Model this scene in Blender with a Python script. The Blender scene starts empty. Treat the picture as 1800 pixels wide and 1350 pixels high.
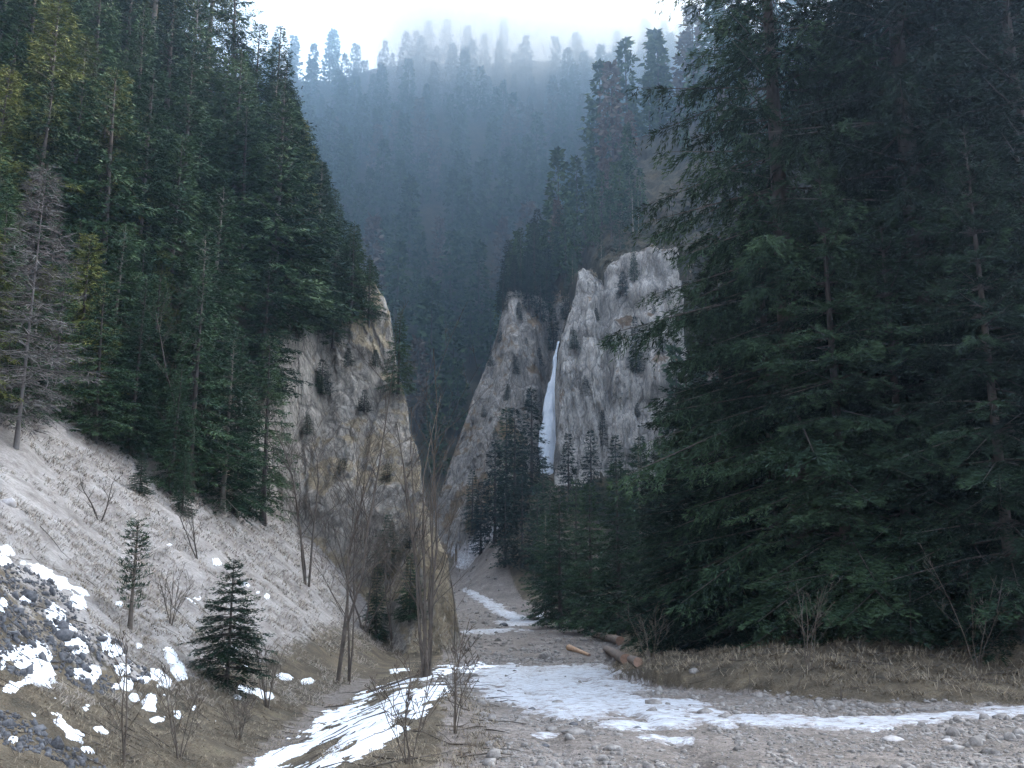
import bpy, math, random
import numpy as np
R = math.radians
rng = np.random.default_rng(7)
random.seed(7)
S = bpy.context.scene

# ------------------------------------------------------------------ camera, sky, sun, exposure
PITCH = R(11.5)
FPX = 1600.0
CAM = np.array([0.0, 0.0, 2.0])
cd = bpy.data.cameras.new('camera'); cam = bpy.data.objects.new('camera', cd); S.collection.objects.link(cam)
cam.location = CAM; cam.rotation_euler = (R(90) + PITCH, 0, 0)
cd.sensor_width = 36; cd.lens = 36 * FPX / 1800; cd.clip_start = .1; cd.clip_end = 3000
S.camera = cam
SUN_EL, SUN_AZ = 34.0, 47.0        # azimuth clockwise from +Y
w = bpy.data.worlds.new('World'); S.world = w; w.use_nodes = True
nt = w.node_tree; bg = nt.nodes['Background']
sky = nt.nodes.new('ShaderNodeTexSky'); sky.sky_type = 'NISHITA'; sky.sun_disc = False
sky.sun_elevation = R(SUN_EL); sky.sun_rotation = R(SUN_AZ); sky.air_density = 1.0; sky.dust_density = 5.0; sky.ozone_density = .8
hs = nt.nodes.new('ShaderNodeHueSaturation'); hs.inputs['Saturation'].default_value = .36   # sky colour desaturated to take the blue cast off the ground
nt.links.new(sky.outputs[0], hs.inputs['Color']); nt.links.new(hs.outputs[0], bg.inputs[0]); bg.inputs[1].default_value = 0.15
sl = bpy.data.lights.new('sun', 'SUN'); sl.energy = 4.4; sl.angle = R(.5); sl.color = (1, .87, .68)
so = bpy.data.objects.new('sun', sl); S.collection.objects.link(so)
so.rotation_euler = (R(-(90 - SUN_EL)), 0, R(-SUN_AZ)); so.location = (0, 0, 400)
S.view_settings.view_transform = 'Standard'; S.view_settings.look = 'None'
S.view_settings.gamma = 1; S.view_settings.exposure = 2.8
HAZE_D = 0.0008

# ------------------------------------------------------------------ numpy noise
_T = np.random.default_rng(3).random((64, 64, 64)).astype(np.float32)
def vn(x, y, z):
    xi = np.floor(x).astype(int); yi = np.floor(y).astype(int); zi = np.floor(z).astype(int)
    fx = x - xi; fy = y - yi; fz = z - zi
    fx = fx*fx*(3-2*fx); fy = fy*fy*(3-2*fy); fz = fz*fz*(3-2*fz)
    a = xi & 63; b = (xi+1) & 63; c = yi & 63; d = (yi+1) & 63; e = zi & 63; f = (zi+1) & 63
    l = lambda p, q, t: p + (q-p)*t
    return l(l(l(_T[a,c,e], _T[b,c,e], fx), l(_T[a,d,e], _T[b,d,e], fx), fy),
             l(l(_T[a,c,f], _T[b,c,f], fx), l(_T[a,d,f], _T[b,d,f], fx), fy), fz)*2-1
def fbm(x, y, z, s, o=4, g=.5):
    x = np.asarray(x, float); y = np.asarray(y, float); z = np.zeros_like(x)+z
    r = 0; a = 1; n = 0; f = 1/s
    for i in range(o):
        r = r + a*vn(x*f+17.3*i, y*f+5.1*i, z*f+9.7*i); n += a; a *= g; f *= 2.03
    return r/n
def sstep(a, b, x):
    t = np.clip((x-a)/(b-a), 0, 1); return t*t*(3-2*t)
def smax(a, b, k): return .5*(a+b+np.sqrt((a-b)**2+k*k))
def smin(a, b, k): return .5*(a+b-np.sqrt((a-b)**2+k*k))
I = np.interp

# ------------------------------------------------------------------ pixels <-> world (photo pixels 1800 x 1350)
CP, SP = math.cos(PITCH), math.sin(PITCH)
def project(x, y, z):
    d = y*CP + (z-2)*SP; u = -y*SP + (z-2)*CP
    d = np.where(np.abs(d) < 1e-6, 1e-6, d)
    px = 900 + FPX*x/d; py = 675 - FPX*u/d
    return np.where(d > .1, px, -9e3), np.where(d > .1, py, 9e3)
def pray(px, py):
    a = (px-900)/FPX; b = (675-py)/FPX
    return np.array([a, CP - b*SP, SP + b*CP])     # world y roughly 1

# ------------------------------------------------------------------ terrain
def Fz(y): return I(y, [-50, 9, 14, 20, 27, 40, 55, 75, 95, 115, 140, 170, 260], [.3, 0, -.15, -.5, -1, -1.6, -1.65, -1.2, -.3, 1.5, 6, 9, 14])
def Gx(y): return I(y, [-30, 5, 10, 18, 25, 35, 45, 57, 70], [-4, -3.3, -3.6, -4.2, -4.6, -4.5, -4.2, -4, -6])
def Gd(y): return I(y, [-30, 5, 15, 20, 25, 32], [.9, .8, .8, .65, .4, .1])
def Bx(y): return I(y, [5, 9, 13, 17, 25, 40], [-1.5, -1.7, -1.6, -1.6, -2, -2.4])
PX1 = [-80, -60, -35, -26, -21, -17, -12.75, -9.75, -9, -8.25, -7.4, -6.0, -5.2, -4.4, -3.6, -2.9, -2.3, 0]
PZ1 = [88, 72, 49, 40, 33.6, 29, 23.8, 20.6, 19.6, 18.0, 14.8, 10.6, 8.7, 6.6, 3.6, 1.5, -2.5, -20]
def parts(x, y, lod=1):
    f = Fz(y); gx = Gx(y); gz = f - Gd(y); bx = Bx(y)
    n1 = fbm(x, y, 0, 9, 3); n2 = fbm(x, y, 5, 1.6, 3)
    n3 = fbm(x, y, 9, .45, 3)
    s = sstep(0, 1, (x-gx)/(bx-gx))
    u = np.maximum(gx-x, 0)
    kl = I(y, [0, 8, 25, 40, 50], [.62, .68, .72, .85, .85])
    left = gz + kl*(u - .8*(1-np.exp(-u/.8))) + np.clip(u/3, 0, 1)*(n1*.5 + n2*.22)
    b = np.where(x > gx, gz+(f-gz)*s, left)
    rx = I(y, [0, 28, 45, 60, 80, 100, 115, 140], [2.8, 2.8, 5, 4.5, 2, -1, -3, -5])
    yb = I(x, [2.6, 2.9, 3.75, 6.4, 9, 15, 40, 80], [60, 28, 20.5, 17.6, 16.7, 16, 15, 12])
    v = np.maximum(np.minimum(x-rx, y-yb), 0)
    b = b + .42*(1-np.exp(-v/.8)) + .10*v + smin(.95*np.maximum(v-I(y, [50, 80, 125, 150], [8, 20, 20, 8]), 0), np.maximum(122, 27+.58*y)+fbm(x, y, 90, 30, 3)*6, 6) + np.clip(v/2, 0, 1)*(n1*.5+n2*.3+fbm(x, y, 77, 3, 3)*.3)  # right-hand ridge, mostly unseen, raised to keep the sun off the valley floor
    b = b + sstep(86, 116, y)*11*sstep(-7, 3, x)
    b = b + n2*.05 + n3*.03*np.clip(12/np.maximum(y, 8), .3, 1) + np.clip(I(y,[30,80],[0,1]),0,1)*n1*.3
    cl_ = I(y, [6, 12, 20, 30, 45, 60, 80, 100, 140], [1.6, 1.3, 1.1, 1.4, 1.2, .5, -1.5, -5, -3])
    b = b - .07*np.exp(-((np.abs(x-cl_)-.75)/.17)**2)*np.clip(.6+n1, 0, 1)*(y < 130)
    # small grassy hump between the bank and the track
    b = b + .28*np.exp(-((x+1.15)/.6)**2-((y-15.5)/2.2)**2)
    # left spur and hillside
    P = I(x + fbm(x, y, 2, 7, 2)*.9, PX1, PZ1)
    k = I(x, [-20, -13.5, -11.5, -9, -6, -4], [.8, .9, 1.65, 1.35, 1.0, .95])
    q = I(x, [-8.6, -6, -4, -2.9], [60, 54, 47, 44]) + fbm(x, y, 21, 12, 2)*2.0 - y
    sp1 = P - np.where(q > 0, k*q, -1.5*q) + fbm(x, y, 30, 6, 4)*I(x, [-22, -14], [1.2, 1.6])
    # middle spur
    P2 = I(x, [-22, -15, -12.5, -10, -5.7, -2.4, -.8, 2, 8, 14, 25, 60], [-10, 0, 8, 14, 26, 36.5, 45, 50, 58, 68, 80, 110])
    yf = I(x, [-12, -10, 0, 4, 6, 8], [129, 126, 118, 122, 127, 124]) + fbm(x, y, 40, 9, 3)*1.6
    q = y - yf
    face = 11 + np.where(q < 16.5, 2.05*q, 2.05*16.5 + .85*(q-16.5))
    sp2 = smin(face, P2, 2.5) - np.maximum(y-165-.3*np.maximum(x, 0), 0)*I(x, [-5, 20], [1.6, .0])
    sp2 = sp2 + fbm(x, y, 41, 5, 4)*1.5
    # right cliff
    P3 = I(x, [3, 5.2, 5.9, 6.4, 7.9, 8.7, 9.3, 10, 11.8, 12.4, 13, 14.4, 20, 30, 60], [-5, 12, 22, 30.5, 35, 38, 41.5, 42, 41, 38.5, 42.5, 43.5, 44.5, 48, 66])
    q = y - (110.5 + fbm(x, y, 50, 4.5, 3)*2.2 - .35*np.abs(x-12.3) + 1.2*np.exp(-((x-12.2)/.8)**2))
    face3 = 11 + np.where(q < 8, 4.2*q, 33.6+.8*(q-8))
    cl = smin(face3, P3 + I(y, [121, 175], [0, 44])*I(x, [8, 22], [.35, 1]), 1.0) + fbm(x, y, 52, 4, 4)*.9
    cl = cl - np.maximum(y-128, 0)*I(x, [4, 10], [2, 0])
    # far mountainside
    gul = fbm(x, y*.35, 60, 60, 3)*16
    RZ = I(x, [-260, -150, -109, -101, -80, -58, 0, 100, 300], [165, 190, 212, 219, 230, 246, 254, 266, 290]) + fbm(x, y, 61, 25, 3)*6
    hb = smin(5 + .95*(y-155) + gul + fbm(x, y, 62, 22, 3)*5, RZ, 5) - np.maximum(y-420, 0)*.8
    return b, sp1, sp2, cl, hb
def H(x, y):
    x = np.asarray(x, float); y = np.asarray(y, float)
    b, a1, a2, a3, a4 = parts(x, y)
    z = smax(b, a1, .5); z = np.maximum(z, a2); z = np.maximum(z, a3); z = smax(z, a4, 2)
    return z
def cast(px, py, tmin=5, tmax=460):
    d = pray(px, py); t = np.concatenate([np.arange(tmin, 70, .08), np.arange(70, tmax, .4)])
    p = CAM[None] + d[None]*t[:, None]
    below = p[:, 2] < H(p[:, 0], p[:, 1])
    if not below.any(): return None
    return p[int(np.argmax(below))]

# ------------------------------------------------------------------ object helpers
def mesh_np(name, V, Fc, mats, smooth=False, attrs=None, midx=None):
    V = np.ascontiguousarray(V, np.float32); Fc = np.ascontiguousarray(Fc, np.int32)
    me = bpy.data.meshes.new(name); n = Fc.shape[1]
    me.vertices.add(len(V)); me.vertices.foreach_set('co', V.ravel())
    me.loops.add(Fc.size); me.loops.foreach_set('vertex_index', Fc.ravel())
    me.polygons.add(len(Fc)); me.polygons.foreach_set('loop_start', np.arange(0, Fc.size, n, dtype=np.int32))
    me.polygons.foreach_set('loop_total', np.full(len(Fc), n, np.int32))
    if smooth: me.polygons.foreach_set('use_smooth', np.ones(len(Fc), bool))
    for m in (mats if isinstance(mats, (list, tuple)) else [mats]): me.materials.append(m)
    if midx is not None: me.polygons.foreach_set('material_index', np.ascontiguousarray(midx, np.int32))
    for k, v in (attrs or {}).items():
        a = me.attributes.new(k, 'FLOAT', 'POINT'); a.data.foreach_set('value', np.ascontiguousarray(v, np.float32))
    me.update(calc_edges=True)
    return me
def obj(name, me, parent=None):
    o = bpy.data.objects.new(name, me); S.collection.objects.link(o)
    if parent is not None: o.parent = parent
    return o
def tag(o, label=None, cat=None, group=None, kind=None):
    if label: o['label'] = label
    if cat: o['category'] = cat
    if group: o['group'] = group
    if kind: o['kind'] = kind
    return o
def empty(name, loc=(0, 0, 0), rz=0, sc=1):
    o = bpy.data.objects.new(name, None); S.collection.objects.link(o)
    o.location = loc; o.rotation_euler = (0, 0, rz); o.scale = (sc, sc, sc) if np.isscalar(sc) else sc
    o.empty_display_size = .3
    return o

# ------------------------------------------------------------------ materials
def mat(name):
    m = bpy.data.materials.new(name); m.use_nodes = True
    return m, m.node_tree, m.node_tree.nodes['Principled BSDF']
class N:
    def __init__(s, nt): s.t = nt
    def n(s, ty, **k):
        o = s.t.nodes.new(ty)
        for a, b in k.items(): setattr(o, a, b)
        return o
    def l(s, a, b): s.t.links.new(a, b)
    def pos(s, obj=False):
        if obj: return s.n('ShaderNodeTexCoord').outputs['Object']
        return s.n('ShaderNodeNewGeometry').outputs['Position']
    def noise(s, scale, det=4, rough=.6, vec=None, sc=None):
        o = s.n('ShaderNodeTexNoise'); o.inputs['Scale'].default_value = scale; o.inputs['Detail'].default_value = det
        o.inputs['Roughness'].default_value = rough
        v = vec if vec is not None else s.pos()
        if sc:
            mp = s.n('ShaderNodeMapping'); mp.inputs['Scale'].default_value = sc; s.l(v, mp.inputs[0]); v = mp.outputs[0]
        s.l(v, o.inputs['Vector']); return o.outputs['Fac']
    def vor(s, scale, feat='F1', out='Distance', vec=None, sc=None):
        o = s.n('ShaderNodeTexVoronoi'); o.feature = feat; o.inputs['Scale'].default_value = scale
        v = vec if vec is not None else s.pos()
        if sc:
            mp = s.n('ShaderNodeMapping'); mp.inputs['Scale'].default_value = sc; s.l(v, mp.inputs[0]); v = mp.outputs[0]
        s.l(v, o.inputs['Vector']); return o.outputs[out]
    def ramp(s, f, stops):
        o = s.n('ShaderNodeValToRGB'); e = o.color_ramp.elements
        while len(e) < len(stops): e.new(.5)
        for q, (p, c) in zip(e, stops):
            q.position = p; q.color = (*c, 1) if len(c) == 3 else c
        s.l(f, o.inputs[0]); return o.outputs[0]
    def step(s, f, a, b):
        o = s.n('ShaderNodeMapRange'); o.interpolation_type = 'SMOOTHSTEP'
        o.inputs[1].default_value = a; o.inputs[2].default_value = b; s.l(f, o.inputs[0]); return o.outputs[0]
    def mix(s, f, a, b, mode='MIX'):
        o = s.n('ShaderNodeMix', data_type='RGBA', blend_type=mode)
        for sock, v in ((o.inputs[0], f), (o.inputs[6], a), (o.inputs[7], b)):
            if isinstance(v, (int, float)): sock.default_value = v
            elif isinstance(v, tuple): sock.default_value = (*v, 1)
            else: s.l(v, sock)
        return o.outputs[2]
    def m(s, op, a, b=0.0):
        o = s.n('ShaderNodeMath', operation=op)
        for i, v in enumerate((a, b)):
            if isinstance(v, (int, float)): o.inputs[i].default_value = v
            else: s.l(v, o.inputs[i])
        return o.outputs[0]
    def attr(s, n): return s.n('ShaderNodeAttribute', attribute_name=n).outputs['Fac']
    def bump(s, h, d, st, bs):
        o = s.n('ShaderNodeBump'); o.inputs['Distance'].default_value = d; o.inputs['Strength'].default_value = st
        s.l(h, o.inputs['Height']); s.l(o.outputs[0], bs.inputs['Normal'])
    def upness(s):
        g = s.n('ShaderNodeNewGeometry'); x = s.n('ShaderNodeSeparateXYZ'); s.l(g.outputs['Normal'], x.inputs[0]); return x.outputs[2]

def mk_ground():
    m, t, b = mat('ground_soil'); n = N(t)
    gr = n.attr('gravel'); cl = n.attr('clay')
    grass = n.ramp(n.noise(1.3, 6, .7), [(.3, (.055, .047, .035)), (.5, (.12, .098, .07)), (.62, (.18, .145, .10)), (.75, (.11, .11, .065))])
    fine = n.noise(26, 4, .7)
    grass = n.mix(.7, grass, n.ramp(fine, [(.3, (.35, .32, .3)), (.7, (1, 1, 1))]), 'MULTIPLY')
    clay = n.ramp(n.noise(1.0, 7, .75), [(.33, (.18, .158, .145)), (.5, (.33, .302, .285)), (.68, (.47, .443, .425))])
    clay = n.mix(.55, clay, n.ramp(n.noise(14, 5, .8, sc=(1, 1, .35)), [(.35, (.35, .32, .3)), (.65, (1, 1, 1))]), 'MULTIPLY')
    pebc = n.vor(11, out='Color'); peb = n.vor(11); peb2 = n.vor(34)
    grav = n.mix(.6, n.ramp(n.noise(.7, 5, .7), [(.3, (.14, .12, .105)), (.55, (.225, .197, .178)), (.75, (.33, .30, .28))]),
                 n.ramp(n.mix(.5, pebc, n.vor(34, out='Color')), [(.25, (.25, .23, .22)), (.75, (1.2, 1.16, 1.13))]), 'MULTIPLY')
    f1 = n.step(n.m('ADD', cl, n.m('MULTIPLY', n.m('SUBTRACT', n.noise(2.2, 6, .75), .5), 1.6)), .38, .62)
    f2 = n.step(n.m('ADD', gr, n.m('MULTIPLY', n.m('SUBTRACT', n.noise(3, 5, .7), .5), 1.2)), .4, .6)
    c = n.mix(f1, grass, clay); c = n.mix(f2, c, grav)
    n.l(c, b.inputs['Base Color']); b.inputs['Roughness'].default_value = .9; b.inputs['Specular IOR Level'].default_value = .2
    hgt = n.m('ADD', n.m('MULTIPLY', fine, .6), n.m('MULTIPLY', n.m('ADD', peb, peb2), -.5))
    n.bump(hgt, .05, .8, b)
    return m
def mk_rock(name, tint, grassc, amt):
    m, t, b = mat(name); n = N(t)
    wn = n.n('ShaderNodeTexNoise'); wn.inputs['Scale'].default_value = .8; wn.inputs['Detail'].default_value = 5; n.l(n.pos(), wn.inputs['Vector'])
    va = n.n('ShaderNodeVectorMath', operation='MULTIPLY_ADD'); n.l(wn.outputs['Color'], va.inputs[0]); va.inputs[1].default_value = (.9, .9, 1.2); n.l(n.pos(), va.inputs[2])
    wv = va.outputs[0]
    warp = n.noise(.22, 9, .62, sc=(1, 1, .55))
    r1 = n.noise(.55, 10, .66, sc=(1, 1, .5))
    fine = n.noise(5.5, 6, .75, sc=(1, 1, .3))
    crack = n.vor(.6, 'DISTANCE_TO_EDGE', vec=wv, sc=(1, 1, .3)); crack2 = n.vor(2.3, 'DISTANCE_TO_EDGE', vec=wv, sc=(1, 1, .35))
    base = n.ramp(r1, [(.3, tuple(.5*v for v in tint)), (.5, tuple(.85*v for v in tint)), (.68, tuple(1.12*v for v in tint))])
    base = n.mix(.65, base, n.ramp(fine, [(.38, (.3, .3, .3)), (.6, (1.1, 1.1, 1.1))]), 'MULTIPLY')
    base = n.mix(n.m('MULTIPLY', n.step(crack, .05, .0), .65), base, tuple(.22*v for v in tint))
    base = n.mix(n.m('MULTIPLY', n.step(crack2, .06, .0), .55), base, tuple(.25*v for v in tint))
    gm = n.m('ADD', n.m('MULTIPLY', n.upness(), .9), n.m('MULTIPLY', n.m('SUBTRACT', warp, .5), 3.2))
    gm = n.m('ADD', gm, n.m('MULTIPLY', n.m('SUBTRACT', n.noise(2.6, 6, .8), .5), .9))
    g = n.mix(.6, n.ramp(n.noise(1.7, 6, .7), [(.3, tuple(.45*v for v in grassc)), (.6, grassc), (.75, tuple(1.5*v for v in grassc))]),
              n.ramp(n.noise(9, 5, .8, sc=(1, 1, .25)), [(.35, (.3, .3, .3)), (.65, (1, 1, 1))]), 'MULTIPLY')
    c = n.mix(n.step(gm, amt, amt+.22), base, g)
    n.l(c, b.inputs['Base Color']); b.inputs['Roughness'].default_value = .9; b.inputs['Specular IOR Level'].default_value = .2
    h = n.m('ADD', n.m('MULTIPLY', r1, 1.0), n.m('MULTIPLY', fine, .35)); h = n.m('ADD', h, n.m('MULTIPLY', n.m('MINIMUM', crack, .15), 2.5))
    n.bump(h, .7, 1, b)
    return m
def mk_forest_floor():
    m, t, b = mat('forest_floor'); n = N(t)
    c = n.ramp(n.noise(.35, 8, .75), [(.3, (.03, .03, .018)), (.5, (.062, .055, .034)), (.62, (.12, .095, .06)), (.7, (.06, .065, .035))])
    c = n.mix(.6, c, n.ramp(n.noise(6, 5, .8), [(.35, (.3, .3, .3)), (.65, (1, 1, 1))]), 'MULTIPLY')
    n.l(c, b.inputs['Base Color']); b.inputs['Roughness'].default_value = .95; b.inputs['Specular IOR Level'].default_value = .1
    n.bump(n.noise(3, 6, .8), .3, .8, b)
    return m
def mk_needles(name, dark, mid, light):
    m, t, b = mat(name); n = N(t)
    oi = n.n('ShaderNodeObjectInfo').outputs['Random']
    tt = n.m('ADD', n.attr('tint'), n.m('MULTIPLY', n.m('SUBTRACT', n.noise(.9, 3, .6), .5), .9))
    tt = n.m('ADD', tt, n.m('MULTIPLY', n.m('SUBTRACT', oi, .5), .6))
    c = n.ramp(tt, [(.15, dark), (.5, mid), (.95, light)])
    n.l(c, b.inputs['Base Color']); b.inputs['Roughness'].default_value = .75; b.inputs['Specular IOR Level'].default_value = .15
    return m
def mk_plain(name, c1, c2, scale, rough=.85, bumpd=.02, sc=None, spec=.3):
    m, t, b = mat(name); n = N(t)
    f = n.noise(scale, 6, .7, sc=sc, vec=n.pos(True))
    c = n.ramp(f, [(.32, c1), (.68, c2)])
    n.l(c, b.inputs['Base Color']); b.inputs['Roughness'].default_value = rough; b.inputs['Specular IOR Level'].default_value = spec
    if bumpd: n.bump(f, bumpd, .8, b)
    return m
def mk_snow():
    m, t, b = mat('snow'); n = N(t)
    c = n.ramp(n.noise(6, 5, .7), [(.3, (.58, .60, .65)), (.6, (.82, .84, .88))])
    n.l(c, b.inputs['Base Color']); b.inputs['Roughness'].default_value = .6
    n.bump(n.noise(9, 5, .7), .05, .6, b)
    return m
def mk_ice(name, dirty, c1=(.42, .43, .47), c2=(.72, .74, .79), sc=None):
    m, t, b = mat(name); n = N(t)
    c = n.ramp(n.noise(.5 if sc else 2.4, 7, .75, sc=sc or (.55, 1.6, 1)), [(.3, c1), (.55, tuple((p+q)/2 for p, q in zip(c1, c2))), (.7, c2)])
    d = n.m('SUBTRACT', n.noise(5.5, 7, .8), n.m('MULTIPLY', n.m('MINIMUM', n.m('MAXIMUM', n.attr('edge'), -.2), .5), .16) if dirty > 0 else 0.0)
    d = n.step(d, .58-dirty, .68-dirty)
    c = n.mix(d, c, n.ramp(n.noise(17, 4, .7), [(.3, (.14, .12, .115)), (.7, (.34, .31, .30))]))
    n.l(c, b.inputs['Base Color']); b.inputs['Roughness'].default_value = .55; b.inputs['Specular IOR Level'].default_value = .35
    n.bump(n.noise(.6 if sc else 11, 6, .75, sc=sc), .5 if sc else .03, .8, b)
    return m
M_GROUND = mk_ground()
M_ROCK1 = mk_rock('cliff_rock_brown', (.42, .38, .335), (.37, .30, .205), .36)
M_ROCK2 = mk_rock('cliff_rock_grey', (.40, .37, .34), (.24, .175, .11), .40)
M_ROCK3 = mk_rock('cliff_rock_pale', (.56, .53, .50), (.25, .18, .12), .62)
M_FLOOR = mk_forest_floor()
M_NEED = mk_needles('spruce_needles', (.014, .034, .018), (.034, .068, .032), (.090, .135, .06))
M_NEEDY = mk_needles('yellowish_needles', (.04, .055, .018), (.11, .13, .035), (.21, .20, .06))
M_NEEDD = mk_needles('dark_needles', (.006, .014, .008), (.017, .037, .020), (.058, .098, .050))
M_BARK = mk_plain('spruce_bark', (.03, .024, .021), (.095, .078, .07), 6, sc=(1, 1, .3))
M_PALE = mk_plain('pale_bark', (.10, .085, .07), (.27, .24, .21), 5, sc=(1, 1, .3))
M_DEAD = mk_plain('dead_grey_wood', (.075, .066, .062), (.17, .155, .15), 5, sc=(1, 1, .4), bumpd=0)
M_TWIG = mk_plain('bare_twig', (.05, .038, .03), (.14, .115, .095), 4, bumpd=0)
M_TWIGD = mk_plain('dark_twig', (.03, .024, .02), (.10, .08, .065), 4, bumpd=0)
M_SNOW = mk_snow()
M_TICE = mk_ice('track_ice', .17, (.34, .35, .38), (.66, .68, .73))
M_FICE = mk_ice('waterfall_ice', -.3, (.55, .64, .76), (.86, .90, .96), (6, 6, .35))
M_STONE = mk_plain('grey_stone', (.09, .08, .074), (.31, .285, .265), 7, bumpd=.03)
M_STONEP = mk_plain('pale_stone', (.27, .25, .24), (.48, .45, .44), 6, bumpd=.03)
M_RUBBLE = mk_plain('dark_rubble', (.016, .016, .019), (.14, .14, .15), 8, bumpd=.02)
M_LARCH = mk_needles('leafless_larch_twigs', (.07, .055, .045), (.12, .095, .075), (.19, .155, .125))
M_GRASS = mk_needles('dry_grass', (.09, .07, .05), (.18, .145, .105), (.32, .27, .20))
M_GRASSG = mk_needles('pale_dry_grass', (.13, .108, .088), (.25, .215, .18), (.42, .375, .325))

# ------------------------------------------------------------------ terrain mesh (a disc around the valley, split into its regions)
def gaps(bl):            # pixel space masks read on the ground for where gravel or clay lies
    pass
def terrain():
    az = np.concatenate([np.arange(-180, -60, 4.), np.arange(-60, -33, .5), np.arange(-33, 33, .072), np.arange(33, 60, .5), np.arange(60, 180.1, 4.)])
    rr = [3.0]
    while rr[-1] < 560:
        r = rr[-1]; st = r*.0065
        if 44 < r < 63: st = .11
        elif 63 <= r < 104: st = r*.009
        elif 104 <= r < 142: st = .13
        elif r >= 142: st = r*.008
        rr.append(r+st)
    rr = np.array([.01, .5, 1, 1.5, 2, 2.5] + rr)
    A, Rr = np.meshgrid(np.radians(az), rr)
    x = Rr*np.sin(A); y = Rr*np.cos(A); sh = x.shape
    xf, yf = x.ravel(), y.ravel()
    P = parts(xf, yf); z = smax(P[0], P[1], .5); z = np.maximum(z, P[2]); z = np.maximum(z, P[3]); z = smax(z, P[4], 2)
    st = np.stack(P); reg = np.argmax(st, 0)
    # rock relief: push the cliff surfaces out sideways too
    rock = np.where((reg == 1) & (xf > -14.5), sstep(-14.5, -12, xf)*.7, 0) + np.where(reg == 2, .9, 0) + np.where(reg == 3, 1.3, 0)
    rock = rock*np.clip((z-P[0])/2, 0, 1)
    rid = fbm(xf, yf, z*.35, 4.0, 5, .6)*1.4 + .35*(1-2*np.abs(fbm(xf, yf, z*.22, 2.2, 3, .5)))
    d1 = rid*.9 + fbm(xf*1.0, yf, z*.5, .9, 3, .6)*.4
    d2 = fbm(xf+50, yf, z*.4, 2.6, 4, .6)
    ledge = fbm(xf*.5, yf*.5, z*1.6, 2.4, 3, .6)
    def stepped(f, n): f = f*n; i = np.floor(f); return (i + sstep(.55, 1, f-i))/n
    rib = stepped(fbm(xf, yf*.6, z*.16, 2.6, 4, .55), 5)*3.2 + stepped(fbm(xf+9, yf, z*.45, 1.1, 3, .55), 4)*.9
    ledge = stepped(fbm(xf*.35, yf*.35, z*1.1, 3.0, 3, .6), 5)*1.5
    d1 = fbm(xf, yf, z*.35, 5.0, 3)*1.0 + rib*.7
    X = xf + rock*d2*.6; Y = yf - rock*(d1*.9+ledge*.7); Z = z + rock*fbm(xf, yf, z, 1.1, 3)*.5
    V = np.stack([X, Y, Z], 1)
    n, mm = sh; ii = np.arange(n*mm).reshape(sh)
    Fq = np.stack([ii[:-1, :-1], ii[:-1, 1:], ii[1:, 1:], ii[1:, :-1]], -1).reshape(-1, 4)
    px, py = project(X, Y, Z)
    # ground cover masks
    near = Rr.ravel()
    Gxx = Gx(yf)
    left = (xf < Gxx)
    u = Gxx - xf
    clay = np.where(left, sstep(1.0, 3.2, u)*I(yf, [8, 14, 20, 46, 55], [.1, .25, .85, .8, .2]), .05)
    clay = np.where(left, clay - .9*sstep(10, 4, yf-.6*u), clay)
    rx = I(yf, [0, 28, 45, 60, 80, 100, 115, 140], [2.8, 2.8, 5, 4.5, 2, -1, -3, -5]); yb = I(xf, [2.6, 2.9, 3.75, 6.4, 9, 15, 40, 80], [60, 28, 20.5, 17.6, 16.7, 16, 15, 12])
    v = np.minimum(xf-rx, yf-yb)
    gravel = sstep(.5, -.3, v)*sstep(-.9, -.2, xf - I(yf, [5, 12, 17, 25, 40, 60, 90], [-.4, -.3, -.7, -1.9, -2.4, -3.4, -7]))
    gravel = np.maximum(gravel, np.exp(-((xf-Gxx)/.5)**2)*.8*(yf < 30))
    regf = reg[Fq[:, 0]]; xc = xf[Fq[:, 0]]
    yc = yf[Fq[:, 0]]; zc = z[Fq[:, 0]]
    key = np.where(regf == 0, 0, np.where(regf == 1, np.where((xc + 2*fbm(xc, yc, zc, 3, 3) > -13.8) & ((zc < 18 + 2*fbm(xc, yc, zc, 3, 3)) | (xc > -10.2)), 1, 2), np.where(regf == 2, np.where((zc < 44+.2*xc) & (yc < 150), 3, 5), np.where(regf == 3, np.where((yc < 121) & (xc < 22), 4, 5), 5))))
    gm = gravel[Fq].mean(1) > .5
    key = np.where((key == 0) & (v[Fq[:, 0]] > 9), 2, key)
    key = np.where((key == 0) & gm & (yf[Fq[:, 0]] > 0), 6, key)
    spec = {0: ('ground', M_GROUND), 1: ('cliff', M_ROCK1), 2: ('hillside', M_FLOOR), 3: ('cliff', M_ROCK2), 4: ('cliff', M_ROCK3), 5: ('hill', M_FLOOR), 6: ('gravel_track', M_GROUND)}
    for k, (nm, ma) in spec.items():
        f = Fq[key == k]
        if len(f) == 0: continue
        us, inv = np.unique(f, return_inverse=True)
        me = mesh_np(nm, V[us], inv.reshape(f.shape)[:, ::-1], ma, True, {'gravel': gravel[us], 'clay': clay[us]})
        tag(obj(nm, me), kind='structure')
terrain()

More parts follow.
